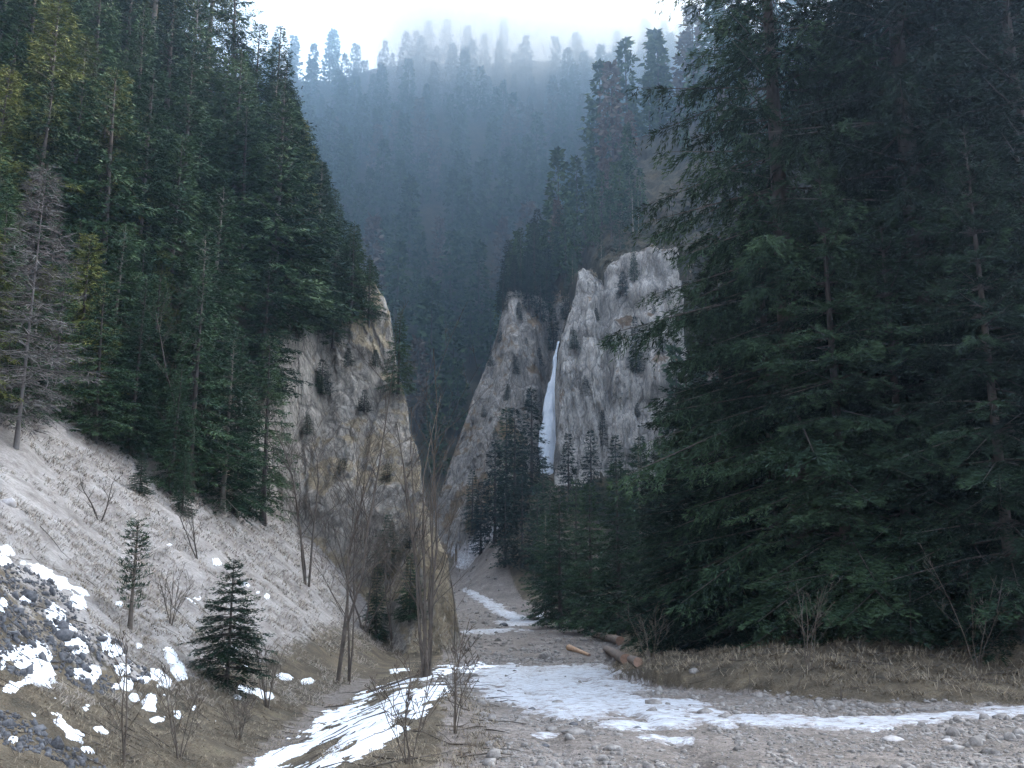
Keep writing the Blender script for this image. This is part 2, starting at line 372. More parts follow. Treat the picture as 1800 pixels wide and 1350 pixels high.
# ------------------------------------------------------------------ snow and ice: thin raised sheets laid over the terrain
SNOW = [  # px, py, rx, ry, rotation (photo pixels, read down on to the ground)
 (12,968,14,10,0),(10,985,14,8,0),(36,992,8,5,0),(80,1008,28,12,20),(112,1025,26,12,35),(140,1037,24,6,25),(135,1058,14,14,60),(5,1062,8,8,0),(50,1055,8,5,0),
 (105,1085,26,14,30),(118,1102,20,12,30),(130,1128,18,16,20),(50,1160,30,22,50),(72,1185,22,18,45),(5,1160,12,14,0),(12,1215,26,12,-15),(40,1203,18,6,-15),
 (60,1258,16,8,30),(110,1272,34,9,28),(135,1290,18,10,20),(150,1188,14,8,20),(165,1182,10,8,0),(185,1130,10,16,-20),(202,1143,16,8,25),(300,1155,10,14,-15),
 (312,1180,12,14,-10),(278,1185,12,10,20),(290,1198,10,12,10),(216,1175,9,8,0),(222,1203,8,8,0),(203,1208,6,5,0),(237,1228,7,8,0),(262,1240,12,16,20),(270,1265,14,8,0),
 (152,1245,8,6,0),(93,1230,8,5,0),(178,1284,12,5,20),(245,1135,5,5,0),(250,1117,5,4,0),(255,1195,7,4,0),(380,988,8,6,0),(345,1053,9,6,0),(300,957,6,4,0),(360,1013,4,4,0),
 (430,1028,8,4,10),(470,1048,6,5,0),(455,1040,4,3,0),(330,1100,4,4,0),(315,1252,10,6,20),(340,1245,5,5,0),(375,1265,14,4,15),(290,1222,6,4,0),(210,1060,6,6,0),
 (410,1140,8,4,0),(440,1212,24,7,5),(470,1222,20,6,5),(430,1172,6,4,0),(500,1190,10,4,10),(540,1198,8,4,0),(420,1225,10,5,0),(530,1163,6,3,0),(480,1120,5,3,0),
 (155,1320,10,4,20),(24,1300,8,5,0),
 (640,1275,60,26,-22),(700,1240,60,20,-18),(740,1225,44,14,-14),(590,1260,70,12,-24),(560,1300,60,10,-25),(510,1325,56,10,-24),(470,1345,40,10,-20),
 (660,1300,44,14,-20),(745,1250,34,12,-16),(640,1318,40,8,-16),(575,1345,50,9,-16),(620,1338,30,6,-20),(770,1215,26,8,-10),(690,1205,30,6,-14),(640,1222,22,6,-18),(800,1180,34,8,-5),(760,1190,22,5,-12),(840,1172,26,6,0),
 (700,1180,14,4,-10),(955,1080,8,5,0),(925,1058,5,3,0),(940,1066,4,2,0),(830,1030,12,4,20),(805,1001,12,3,0),(845,1046,9,3,15),(812,1020,10,4,0),(905,1052,4,2,0),(895,1045,3,2,0)]
ICE = [(900,1185,70,16,0),(960,1200,100,26,0),(1020,1185,70,18,0),(1030,1215,90,24,0),(1000,1240,110,22,4),(1080,1240,80,16,0),(1130,1250,90,16,4),(1180,1268,60,16,6),
 (1110,1275,60,10,0),(900,1225,60,14,8),(860,1200,36,12,0),(1190,1238,60,9,0),(1240,1250,40,8,8),(1262,1270,40,9,16),(1330,1268,50,10,6),(1400,1268,70,9,3),(1480,1272,60,11,-4),(1550,1270,60,11,-4),
 (1620,1264,60,10,-3),(1690,1256,70,9,-3),(1770,1250,60,9,-2),(1180,1300,50,8,4),(960,1293,24,6,0),
 (895,1080,36,7,20),(860,1060,32,7,22),(925,1092,26,5,5),(900,1096,40,4,0),(835,1045,22,5,25),(815,985,16,12,-45),(835,960,20,12,-45),(865,935,18,10,-42),(800,965,12,8,-40),(870,1110,60,5,0)]
def blob_mask(px, py, L):
    m = np.full(px.shape, -3.0)
    for (cx, cy, rx, ry, rot) in L:
        ok = (np.abs(px-cx) < 3*rx+60) & (np.abs(py-cy) < 3*max(rx, ry)+40)
        if not ok.any(): continue
        a = R(rot); dx = px[ok]-cx; dy = py[ok]-cy
        q = np.sqrt(((dx*math.cos(a)+dy*math.sin(a))/rx)**2 + ((-dx*math.sin(a)+dy*math.cos(a))/ry)**2)
        m[ok] = np.maximum(m[ok], np.where(q < 1, (1-q)*min(1, max(.3, min(rx, ry)/11)), 1-q))
    return m
def sheet(name, L, m, thick, nz, y0, y1, lab, cat):
    tx = np.linspace(-.62, .62, 1500); rr = np.exp(np.linspace(math.log(y0), math.log(y1), 760))
    X, Y = np.meshgrid(tx, rr); X = X*Y; sh = X.shape
    x, y = X.ravel(), Y.ravel()
    px0, py0 = project(x, y, Fz(y))
    z = H(x, y); px, py = project(x, y, z)
    mk = blob_mask(px, py, L)
    mk = mk + nz*fbm(x, y, 3, .2*(1+y/25), 5, .72) + nz*.55*fbm(x, y, 8, 1.0, 3)
    zz = z + np.clip(mk, -.6, .35)*thick + .004
    k = mk > -.35
    ii = np.arange(len(x)).reshape(sh)
    Fq = np.stack([ii[:-1, :-1], ii[:-1, 1:], ii[1:, 1:], ii[1:, :-1]], -1).reshape(-1, 4)
    Fq = Fq[k[Fq].all(1)]
    us, inv = np.unique(Fq, return_inverse=True)
    V = np.stack([x, y, zz], 1)[us]
    o = obj(name, mesh_np(name, V, inv.reshape(Fq.shape), m, True, {'edge': mk[us]}))
    tag(o, lab, cat, kind='stuff')
    return o
sheet('snow', SNOW, M_SNOW, .06, 1.6, 6.5, 75, 'thin patches of melting snow on the left slope and bank', 'snow')
sheet('ice', ICE, M_TICE, .05, .8, 6.5, 150, 'dirty white ice and packed snow over the gravel track', 'ice')

# ------------------------------------------------------------------ scattered stones, gravel and grass (uncountable)
def ico_stones(P, size, seed, flat=.6):
    g = np.random.default_rng(seed); n = len(P)
    t = (1+5**.5)/2
    v = np.array([(-1,t,0),(1,t,0),(-1,-t,0),(1,-t,0),(0,-1,t),(0,1,t),(0,-1,-t),(0,1,-t),(t,0,-1),(t,0,1),(-t,0,-1),(-t,0,1)], float); v /= np.linalg.norm(v[0])
    f = np.array([(0,11,5),(0,5,1),(0,1,7),(0,7,10),(0,10,11),(1,5,9),(5,11,4),(11,10,2),(10,7,6),(7,1,8),(3,9,4),(3,4,2),(3,2,6),(3,6,8),(3,8,9),(4,9,5),(2,4,11),(6,2,10),(8,6,7),(9,8,1)])
    V = v[None]*(1+g.uniform(-.42, .42, (n, 12, 1)))
    sc = np.stack([size*g.uniform(.7, 1.4, n), size*g.uniform(.6, 1.2, n), size*g.uniform(.3, 1, n)*flat/.6], 1)
    V = V*sc[:, None]
    a = g.uniform(0, 6.28, n); c, s = np.cos(a)[:, None], np.sin(a)[:, None]
    V = np.stack([V[..., 0]*c - V[..., 1]*s, V[..., 0]*s + V[..., 1]*c, V[..., 2]], -1) + P[:, None]
    return V.reshape(-1, 3), (f[None] + (np.arange(n)*12)[:, None, None]).reshape(-1, 3)
def scatter_view(n, pxr, pyr, seed, test=None):
    """random ground points that fall within a window of the view"""
    g = np.random.default_rng(seed); out = []
    y = np.exp(g.uniform(math.log(6), math.log(130), n*6)); x = y*g.uniform(-.62, .62, n*6)
    keep = np.ones(len(x), bool); z = H(x, y); px, py = project(x, y, z)
    keep &= (px > pxr[0]) & (px < pxr[1]) & (py > pyr[0]) & (py < pyr[1])
    if test is not None: keep &= test(px, py, x, y)
    P = np.stack([x, y, z], 1)[keep]
    return P[:n]
g0 = np.random.default_rng(11)
def on_track(px, py, x, y):
    rx = I(y, [0, 28, 45, 60, 80, 100, 115, 140], [2.8, 2.8, 5, 4.5, 2, -1, -3, -5]); yb = I(x, [2.6, 2.9, 3.75, 6.4, 9, 15, 40, 80], [60, 28, 20.5, 17.6, 16.7, 16, 15, 12])
    v = np.minimum(x-rx, y-yb)
    return (v < .2) & (x > I(y, [5, 12, 17, 25, 40, 60, 90], [-.4, -.3, -.7, -1.9, -2.4, -3.4, -7])) & (y < 110)
P = scatter_view(26000, (780, 1850), (900, 1400), 21, lambda px, py, x, y: on_track(px, py, x, y) & ((fbm(x, y, 1, 1.1, 3) > -.05) | (g0.random(len(x)) < .25)) & ~((blob_mask(px, py, ICE) > -.1) & (g0.random(len(x)) < .93)))
s = .015*np.exp(g0.normal(0, .65, len(P)))*np.clip(P[:, 1]/14, .8, 2.6)
V, Fc = ico_stones(P, s, 1)
tag(obj('gravel', mesh_np('gravel', V, Fc, M_STONE)), 'loose grey gravel strewn over the track', 'gravel', kind='stuff')
RUB = [(60,1075,120,62,28),(100,1130,110,50,28),(30,1020,60,30,20),(20,1130,90,60,10),(150,1190,60,30,20),(40,1290,70,34,28),(120,1330,90,24,24),(230,1180,50,20,25),(190,1140,40,26,20)]
P = scatter_view(34000, (-120, 420), (930, 1400), 22, lambda px, py, x, y: (blob_mask(px, py, RUB) + .35*fbm(x, y, 4, .6, 3) > .12))
s = .021*np.exp(g0.normal(0, .55, len(P)))
V, Fc = ico_stones(P, s, 2, .9)
tag(obj('rubble', mesh_np('rubble', V, Fc, M_RUBBLE)), 'dark coarse rubble spilled down the left slope between snow patches', 'rubble', kind='stuff')

def blades(P, ln, wd, seed, lean=(0, 0), spread=.8, per=7):
    g = np.random.default_rng(seed); n = len(P)
    P = np.repeat(P, per, 0); L = np.repeat(ln, per)*g.uniform(.5, 1.2, n*per); W = np.repeat(wd, per)
    P = P + g.normal(0, 1, P.shape)*np.array([1, 1, 0])*(.22*L)[:, None]
    P[:, 2] = H(P[:, 0], P[:, 1]) - .01
    a = g.uniform(0, 6.28, n*per)
    d = np.stack([np.cos(a)*spread + lean[0], np.sin(a)*spread + lean[1], g.uniform(.35, 1, n*per)], 1); d /= np.linalg.norm(d, axis=1)[:, None]
    side = np.stack([-np.sin(a), np.cos(a), 0*a], 1)
    mid = P + d*(L*.55)[:, None]; tip = P + d*L[:, None] + np.stack([d[:, 0]*L*.3, d[:, 1]*L*.3, -L*.38], 1)
    v = np.stack([P-side*W[:, None], P+side*W[:, None], mid+side*(W*.7)[:, None], mid-side*(W*.7)[:, None], tip+side*(W*.1)[:, None], tip-side*(W*.1)[:, None]], 1)
    k = np.arange(n*per)*6
    f = np.concatenate([np.stack([k, k+1, k+2, k+3], 1), np.stack([k+3, k+2, k+4, k+5], 1)])
    t = np.repeat(g.random(n*per), 6)
    return v.reshape(-1, 3), f, t
# dry grass: right bank, road edge, left slope
def near_bank(px, py, x, y):
    rx = I(y, [0, 28, 45, 60, 80, 100, 115, 140], [2.8, 2.8, 5, 4.5, 2, -1, -3, -5]); yb = I(x, [2.6, 2.9, 3.75, 6.4, 9, 15, 40, 80], [60, 28, 20.5, 17.6, 16.7, 16, 15, 12])
    v = np.minimum(x-rx, y-yb)
    return (v > .15) & (v < 6) & (y < 60)
gr = []
P = scatter_view(5200, (1040, 1850), (1000, 1260), 31, near_bank)
gr.append(blades(P, I(P[:, 1], [15, 40], [.30, .30]), .0035*P[:, 1]/10, 1, (-.2, -.5)))
P = scatter_view(5200, (560, 960), (1080, 1400), 32, lambda px, py, x, y: (x > Gx(y)+.5) & (x < I(y, [5, 12, 17, 25, 40], [-.1, -.1, -.4, -1.6, -2.2])) & (blob_mask(px, py, SNOW) < -.05) & (fbm(x, y, 1, .9, 2) > -.35))
gr.append(blades(P, P[:, 0]*0+.16, .0035*P[:, 1]/10, 2, (-.3, -.2)))
P = scatter_view(9000, (-100, 620), (1000, 1400), 33, lambda px, py, x, y: (x < Gx(y)+.4) & (y < 24) & (blob_mask(px, py, SNOW) < 0) & (blob_mask(px, py, RUB) < .05) & (fbm(x, y, 2, 1.2, 3) > -.25))
gr.append(blades(P, P[:, 0]*0+.13, .003*P[:, 1]/10, 3, (.5, -.2)))
V = []; Fq = []; T = []; k = 0
for v, f, t in gr: V.append(v); Fq.append(f+k); T.append(t); k += len(v)
tag(obj('dry_grass', mesh_np('dry_grass', np.concatenate(V), np.concatenate(Fq), M_GRASS, attrs={'tint': np.concatenate(T)})), 'dry brown grass along the banks and slopes', 'grass', kind='stuff')
P = scatter_view(16000, (-100, 800), (700, 1240), 34, lambda px, py, x, y: (x < Gx(y)-.3) & (y > 13) & (y < 56) & (blob_mask(px, py, SNOW) < 0) & (blob_mask(px, py, RUB) < .0) & (fbm(x, y, 2, 1.6, 3) > -.15))
v, f, t = blades(P, .14+.004*P[:, 1], .0042*P[:, 1]/15, 4, (.6, -.25), per=5)
tag(obj('matted_grass', mesh_np('matted_grass', v, f, M_GRASSG, attrs={'tint': t})), 'pale matted dry grass on the bare left slope', 'grass', kind='stuff')

P = scatter_view(16000, (470, 830), (430, 1150), 35, lambda px, py, x, y: (parts(x, y)[1] > parts(x, y)[0]) & (y < 61) & (fbm(x, y*.4, H(x, y), 2.2, 3) > -.25))
v, f, t = blades(P, P[:, 0]*0+.42, .013+0*P[:, 0], 5, (.35, -.45), per=5)
tag(obj('cliff_grass', mesh_np('cliff_grass', v, f, M_GRASSG, attrs={'tint': t})), 'tufts of pale dry grass hanging on the left rock face', 'grass', kind='stuff')

P = scatter_view(22000, (770, 1220), (440, 900), 36, lambda px, py, x, y: (y > 104) & (np.maximum(parts(x, y)[2], parts(x, y)[3]) > parts(x, y)[0]+.5) & (fbm(x, y*.4, H(x, y)*.7, 2.6, 3) > -.02))
v, f, t = blades(P, P[:, 0]*0+.75, .03+0*P[:, 0], 6, (-.1, -.5), per=4)
tag(obj('ledge_grass', mesh_np('ledge_grass', v, f, M_GRASS, attrs={'tint': t*.7})), 'brown grass on the ledges of the far cliffs', 'grass', kind='stuff')

ORD = 'first second third fourth fifth sixth seventh eighth ninth tenth'.split()
def ordinal(n):
    if n < 10: return ORD[n]
    tens = ['twenty', 'thirty', 'forty', 'fifty', 'sixty', 'seventy', 'eighty', 'ninety']; teen = 'eleventh twelfth thirteenth fourteenth fifteenth sixteenth seventeenth eighteenth nineteenth'.split()
    if n < 19: return teen[n-10]
    n += 1; t_, u_ = divmod(n, 10)
    return (tens[t_-2][:-1]+'ieth') if u_ == 0 else tens[t_-2]+'-'+ORD[u_-1]
# ------------------------------------------------------------------ tubes and trees
def tubes(segs, n=4):
    """segs: list of (points k x 3, radii k)"""
    V = []; Fc = []; o = 0
    for p, r in segs:
        p = np.asarray(p, float); r = np.asarray(r, float); k = len(p)
        t = np.gradient(p, axis=0); t /= np.linalg.norm(t, axis=1)[:, None]+1e-9
        ref = np.array([0, 0, 1.]) if abs(t[0, 2]) < .9 else np.array([1., 0, 0])
        a = np.cross(t, ref); a /= np.linalg.norm(a, axis=1)[:, None]+1e-9; b = np.cross(t, a)
        th = np.arange(n)*2*math.pi/n
        ring = p[:, None] + r[:, None, None]*(a[:, None]*np.cos(th)[None, :, None] + b[:, None]*np.sin(th)[None, :, None])
        V.append(ring.reshape(-1, 3)); i = np.arange(k*n).reshape(k, n); j = np.roll(i, -1, 1)
        Fc.append(np.stack([i[:-1], j[:-1], j[1:], i[1:]], -1).reshape(-1, 4)+o); o += k*n
    return np.concatenate(V), np.concatenate(Fc)

def spruce_geo(h, r, seed, nb, tw, nl, nw, z0=.08, droop=.35, hang=.45, prof=.8, lean=0., bare=0., sparse=0., limb=True, twl=.4, upper=.35, wh=0, pk=.42):
    """numpy spruce: branches > drooping twigs > needle tufts. returns crown verts/tris/tint and trunk verts/quads"""
    g = np.random.default_rng(seed)
    q = (np.arange(nb)+g.random(nb)*.9)/nb
    zb = h*(z0 + (.985-z0)*(1-(1-q)**1.25))
    nwh = wh or max(16, int(h*2.0)); zb = np.where(g.random(nb) < (.85 if wh else .7), np.round(zb/h*nwh)/nwh*h + g.normal(0, .03, nb)*h/10, zb)
    zb = np.clip(zb, h*z0, h*.985)
    t = (h-zb)/(h*(1-z0*.4))
    L = r*np.minimum(1, 1.12*t**prof)*g.uniform(.62, 1.15, nb)*(1+.18*np.sin(zb*2.1+seed)) + .12
    L = np.where(zb < h*(z0+.10), L*.8, L)
    az = np.arange(nb)*2.39996 + g.normal(0, .35, nb)
    el = np.radians(I(t, [0, .15, .5, 1], [38, 18, -2, -14]) + g.normal(0, 6, nb))
    keep = g.random(nb) > sparse
    zb, t, L, az, el = zb[keep], t[keep], L[keep], az[keep], el[keep]; nb = len(L)
    out = np.stack([np.cos(az), np.sin(az)], 1)
    lx = lambda z: lean*h*(z/h)**2
    def bp(i, s):
        rad = L[i]*s*np.cos(el[i])
        dz = L[i]*(np.sin(el[i])*s - droop*s*s*np.clip(t[i]*1.8, .1, 1) + droop*.55*s**3)
        return np.stack([out[i, 0]*rad + lx(zb[i]), out[i, 1]*rad, zb[i]+dz], -1)
    # twigs
    nt_ = np.maximum(3, (L*tw*g.uniform(.8, 1.2, nb)).astype(int)); bi = np.repeat(np.arange(nb), nt_)
    s = g.uniform(upper*.35, 1, len(bi))**.85
    p0 = bp(bi, s)
    sd = np.where(g.random(len(bi)) < .5, -1, 1)
    perp = np.stack([-out[bi, 1]*sd, out[bi, 0]*sd], 1)
    fw = g.uniform(.35, 1.0, len(bi))
    tl = (twl*L[bi]*(1.05-s)**.7*g.uniform(.5, 1.1, len(bi)) + .10*min(1, h/6)).clip(.05, .85*max(.4, r/3.0))
    td = np.stack([perp[:, 0]+out[bi, 0]*fw, perp[:, 1]+out[bi, 1]*fw, -hang*g.uniform(.3, 1.6, len(bi))*np.clip(t[bi]*2, .2, 1)], 1)
    td /= np.linalg.norm(td, axis=1)[:, None]
    tint_b = g.uniform(.15, .75, nb)
    # needles tufts along each twig
    mn = np.maximum(2, (tl/(nl*pk)).astype(int)); ti = np.repeat(np.arange(len(bi)), mn); K = len(ti)
    u = g.random(K)
    base = p0[ti] + td[ti]*(tl[ti]*u)[:, None] + np.stack([0*u, 0*u, -.25*tl[ti]*u*u], 1)
    rv = g.normal(0, 1, (K, 3)); rv[:, 2] = rv[:, 2]*.55 + .1
    rv -= td[ti]*(rv*td[ti]).sum(1)[:, None]; rv /= np.linalg.norm(rv, axis=1)[:, None]+1e-6
    d = td[ti]*.9 + rv*(.62 if pk > .4 else .48)
    ln = nl*g.uniform(.6, 1.3, K)*(1.1-.35*u)
    tip = base + d*ln[:, None]
    wv = np.cross(d, g.normal(0, 1, (K, 3))); wv /= np.linalg.norm(wv, axis=1)[:, None]+1e-6
    wv *= (nw*g.uniform(.6, 1.3, K))[:, None]*.5
    midp = base + d*(ln*.45)[:, None]
    V = np.stack([base, midp+wv, tip, midp-wv], 1).reshape(-1, 3)
    k = np.arange(K)*4; Fq = np.stack([k, k+1, k+2, k+3], 1)
    tint = np.clip(tint_b[bi][ti]*.6 + .35*s[ti]*u + g.uniform(-.1, .15, K), 0, 1)
    segs = []
    zt = np.linspace(0, h, 9); segs.append((np.stack([lx(zt), 0*zt, zt], 1), (.0125*h+.01)*(1-zt/h)**.85 + .008 + .006*h*np.exp(-zt/(.03*h+.1))))
    V2, F2 = tubes(segs, 8)
    if limb:
        ss = np.array([0, .3, .62, .95]); ls = []
        for i in range(nb):
            pp = bp(np.full(4, i), ss); ls.append((pp, np.array([1, .75, .45, .15])*(.006+.0085*L[i])))
        V3, F3 = tubes(ls, 3)
        F2 = np.concatenate([F2, F3+len(V2)]); V2 = np.concatenate([V2, V3])
    return V, Fq, np.repeat(tint, 4), V2, F2

class Proto:
    def __init__(s, kw, need=M_NEED, bark=M_BARK):
        s.h = kw['h']; V, Fq, t, V2, F2 = spruce_geo(**kw)
        s.crown = mesh_np('crown', V, Fq, need, attrs={'tint': t}); s.trunk = mesh_np('trunk', V2, F2, bark, True)
        s.geo = (V, Fq, t, V2, F2)
def plant(pr, name, loc, h, rz, label, cat, group=None, wide=1., sink=.15, tilt=0):
    sc = h/pr.h
    e = empty(name, (loc[0], loc[1], loc[2]-sink), rz, (sc*wide, sc*wide, sc)); e.rotation_euler = (tilt, 0, rz)
    tag(e, label, cat, group)
    obj('trunk', pr.trunk, e); obj('crown', pr.crown, e)
    return e

# near, mid and far prototypes
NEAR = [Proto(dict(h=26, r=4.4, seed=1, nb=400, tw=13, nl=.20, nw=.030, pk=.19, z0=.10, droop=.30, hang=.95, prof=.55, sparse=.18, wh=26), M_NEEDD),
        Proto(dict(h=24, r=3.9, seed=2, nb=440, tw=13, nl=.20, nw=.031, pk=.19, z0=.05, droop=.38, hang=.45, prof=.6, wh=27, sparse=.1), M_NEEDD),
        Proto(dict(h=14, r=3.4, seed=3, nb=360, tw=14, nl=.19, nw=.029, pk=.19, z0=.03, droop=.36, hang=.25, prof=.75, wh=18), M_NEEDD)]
MID = [Proto(dict(h=12, r=2.5, seed=10, nb=250, tw=14, nl=.27, nw=.048, pk=.28, z0=.05, droop=.25, hang=.4, prof=.85), M_NEED),
       Proto(dict(h=13, r=2.3, seed=11, nb=250, tw=14, nl=.27, nw=.048, pk=.28, z0=.04, droop=.35, hang=.55, prof=.8), M_NEED),
       Proto(dict(h=11, r=2.6, seed=12, nb=240, tw=13, nl=.27, nw=.048, pk=.28, z0=.06, droop=.2, hang=.3, prof=.8, sparse=.15), M_NEED, M_PALE),
       Proto(dict(h=13, r=2.5, seed=13, nb=210, tw=13, nl=.27, nw=.048, pk=.28, z0=.08, droop=.25, hang=.5, prof=.7, sparse=.1), M_NEED)]
MIDY = Proto(dict(h=13, r=2.3, seed=14, nb=220, tw=14, nl=.28, nw=.05, pk=.28, z0=.10, droop=.45, hang=.9, prof=.6), M_NEEDY)
PINE = [Proto(dict(h=17, r=3.0, seed=15, nb=160, tw=13, nl=.28, nw=.052, pk=.26, z0=.45, droop=.25, hang=.4, prof=.5, sparse=.2), M_NEEDY, M_PALE),
        Proto(dict(h=18, r=2.8, seed=16, nb=170, tw=13, nl=.28, nw=.052, pk=.26, z0=.35, droop=.3, hang=.5, prof=.5, sparse=.25, lean=.03), M_NEED, M_BARK)]
FAR = [Proto(dict(h=20, r=3.5, seed=20+i, nb=110, tw=3, nl=.85, nw=.26, pk=.33, z0=.10+.08*(i % 2), droop=.3, hang=.5, prof=.75, sparse=.1, limb=False), M_NEED, M_BARK if i else M_PALE) for i in range(3)]
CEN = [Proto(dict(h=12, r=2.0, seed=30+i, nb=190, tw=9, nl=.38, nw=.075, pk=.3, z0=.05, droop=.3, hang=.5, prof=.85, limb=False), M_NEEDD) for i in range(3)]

# ---- right-hand stand of big spruces
RIGHT = [  # px of the trunk at its foot, distance y, height, proto, label
 (1418, 27, 30, 0, 'tall open spruce with bare trunk, leftmost tall trunk of right stand'),
 (1672, 25, 31, 0, 'big spruce with thick dark trunk behind the right bank, left of a close pair'),
 (1722, 26.5, 30, 1, 'big spruce with thick dark trunk behind the right bank, right of a close pair'),
 (1290, 31, 14.5, 2, 'bushy dark spruce with boughs to the ground near the log pile'),
 (1225, 34, 11, 2, 'broad low-boughed spruce at left edge of the right stand, behind the logs'),
 (1375, 29, 16, 1, 'dense spruce with pale thin leader below the tall open spruce'),
 (1500, 24, 13.5, 2, 'dark spruce with layered boughs above the dry grass of the right bank'),
 (1610, 23.5, 11.5, 2, 'low spreading spruce in deep shade left of the paired trunks'),
 (1790, 21, 12.5, 2, 'dark spruce at the right edge of the view over the bank'),
 (1900, 23, 24, 1, 'tall spruce whose boughs hang in at the right edge'),
 (1560, 34, 27, 1, 'tall spruce behind the layered spruce of the right bank'),
 (1840, 33, 28, 0, 'tall spruce far back at the right edge of the stand'),
 (1470, 40, 18, 2, 'spruce standing back in the dark of the right stand'),
 (1330, 43, 17, 1, 'spruce behind the bushy dark spruce by the logs'),
 (1245, 47, 12, 2, 'spruce behind the broad left edge spruce of the right stand'),
 (1690, 42, 22, 1, 'spruce deep behind the paired thick trunks'),
 (1170, 44, 9.5, 2, 'half-grown spruce behind the grey log'),
]
def col(px, y):   # x on the ground in this column
    z = 2.0
    for _ in range(4):
        D = y*CP+(z-2)*SP; x = (px-900)/FPX*D; z = float(H(x, y))
    return x, y, z
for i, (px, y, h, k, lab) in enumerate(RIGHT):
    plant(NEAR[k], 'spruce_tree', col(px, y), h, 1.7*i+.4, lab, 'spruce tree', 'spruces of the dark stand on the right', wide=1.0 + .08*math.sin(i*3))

# ---- small spruces by the valley floor
for i, (px, y, h, lab) in enumerate([
 (1040, 55, 9.0, 'slim young spruce right behind the grey log, with bare lower stem'),
 (985, 59, 9.2, 'young spruce at the left end of the row beside the track bend'),
 (960, 66, 7.5, 'small spruce behind the left end of the row by the track bend'),
 (1090, 50, 9.5, 'young spruce between the slim one and the dark right stand'),
 (1015, 70, 10, 'spruce behind the row of young spruces by the track bend'),
 (1130, 60, 11, 'spruce in the second row behind the log pile')]):
    plant(MID[i % 3], 'spruce_tree', col(px, y), h, i*2.1, lab, 'spruce tree', 'young spruces by the bend of the track', wide=1.15)
CENT = [(905, 104, 13.5, 'tall dark spruce of the clump below the frozen waterfall'), (870, 106, 12, 'dark spruce at the left of the clump below the frozen waterfall'),
 (935, 108, 13, 'dark spruce right at the foot of the frozen waterfall'), (890, 112, 13, 'spruce behind the clump below the waterfall'), (955, 101, 8, 'small spruce right of the clump below the waterfall'),
 (888, 97, 9, 'spruce on the mound beside the climbing track, nearest to it'), (918, 95, 10, 'middle spruce on the mound right of the climbing track'), (945, 93, 9, 'right spruce on the mound beside the climbing track'), (968, 90, 10, 'spruce between the mound and the young spruces of the track bend'),
 (845, 114, 9, 'spruce at the foot of the middle spur'), (830, 120, 8, 'small spruce leaning to the foot of the middle spur'), (1000, 104, 9, 'spruce at the foot of the pale right cliff'), (1040, 103, 9.5, 'second spruce along the foot of the pale right cliff'),
 (1085, 101, 10, 'third spruce along the foot of the pale right cliff'), (1130, 98, 11, 'fourth spruce along the foot of the pale right cliff, next to the dark stand')]
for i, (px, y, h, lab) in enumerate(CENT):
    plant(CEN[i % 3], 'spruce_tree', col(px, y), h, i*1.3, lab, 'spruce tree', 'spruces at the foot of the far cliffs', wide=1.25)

# ---- trees on cliffs, placed where their foot is seen
def foot(px, py, tmin=5): 
    p = cast(px, py, tmin)
    return p
LEDGE = [(1118, 650, 105, 7.5, 0, 'lone spruce growing out of the pale right cliff face'), (1060, 785, 100, 5.0, 1, 'small dark spruce low on the pale right cliff'),
 (905, 520, 105, 7, 2, 'spruce on the brow of the middle spur'), (930, 540, 105, 8.5, 0, 'spruce beside the brow of the middle spur, right of the first'),
 (960, 545, 105, 9, 1, 'spruce in the saddle left of the pale right cliff'), (995, 560, 105, 7, 2, 'spruce just above the top of the frozen waterfall'),
 (940, 500, 105, 11, 1, 'taller spruce above the brow of the middle spur'), (985, 490, 105, 13, 0, 'tall spruce above the frozen waterfall'), (1115, 490, 105, 5, 2, 'stunted spruce on top of the pale right cliff')]
for i, (px, py, tm, h, k, lab) in enumerate(LEDGE):
    p = foot(px, py, tm)
    if p is not None: plant(CEN[k], 'spruce_tree', p, h, i*2.2, lab, 'spruce tree', 'spruces growing on the far cliffs', sink=.4)

for i, (px, y, h) in enumerate([(884, 134, 7), (893, 138, 9), (903, 135, 6), (915, 139, 10), (926, 136, 8), (938, 141, 11), (950, 137, 8), (962, 142, 11), (973, 138, 7), (899, 145, 10), (945, 148, 12)]):
    plant(CEN[i % 3], 'spruce_tree', col(px, y), h, i*1.1, 'spruce, '+ordinal(sum(q < px for q in (884, 893, 903, 915, 926, 938, 950, 962, 973, 899, 945)))+' from left along the top edge of the middle spur', 'spruce tree', 'spruces crowning the middle spur', wide=1.3, sink=.4)
# stunted bushes and spruces rooted in the cliff faces
CB = [(862, 640), (880, 600), (905, 655), (925, 610), (948, 640), (893, 700), (850, 730), (930, 720), (870, 770), (1010, 610), (1048, 560), (1075, 610), (1030, 690), (1090, 700), (1120, 730), (1150, 560), (1165, 620), (1095, 520), (912, 560), (872, 545)]
for i, (px, py) in enumerate(CB):
    p = cast(px, py, 104)
    if p is None: continue
    nm = 'middle spur' if px < 975 else 'pale right cliff'
    plant(CEN[i % 3], 'stunted_spruce', p, 1.6+2.2*random.random(), i*1.9, 'stunted spruce, '+ordinal(sum((a_ < px) and ((a_ < 975) == (px < 975)) for a_, b_ in CB))+' from left on the face of the '+nm, 'stunted spruce', 'stunted spruces rooted in the '+nm, wide=1.9, sink=.3)
CB2 = [(565, 690, 2.2), (520, 590, 1.5), (612, 640, 1.2), (640, 720, 1.4), (540, 760, 1.2), (680, 850, 1.3), (600, 850, 1.6), (660, 640, 1.1), (720, 960, 1.3)]
for i, (px, py, h) in enumerate(CB2):
    p = cast(px, py, 30)
    plant(CEN[i % 3], 'stunted_spruce', p, h, i*1.3, 'dark bush-like spruce, '+ordinal(sum(a_[0] < px for a_ in CB2))+' from left on the left rock face', 'stunted spruce', 'bush-like spruces on the left rock face', wide=2.4, sink=.15)

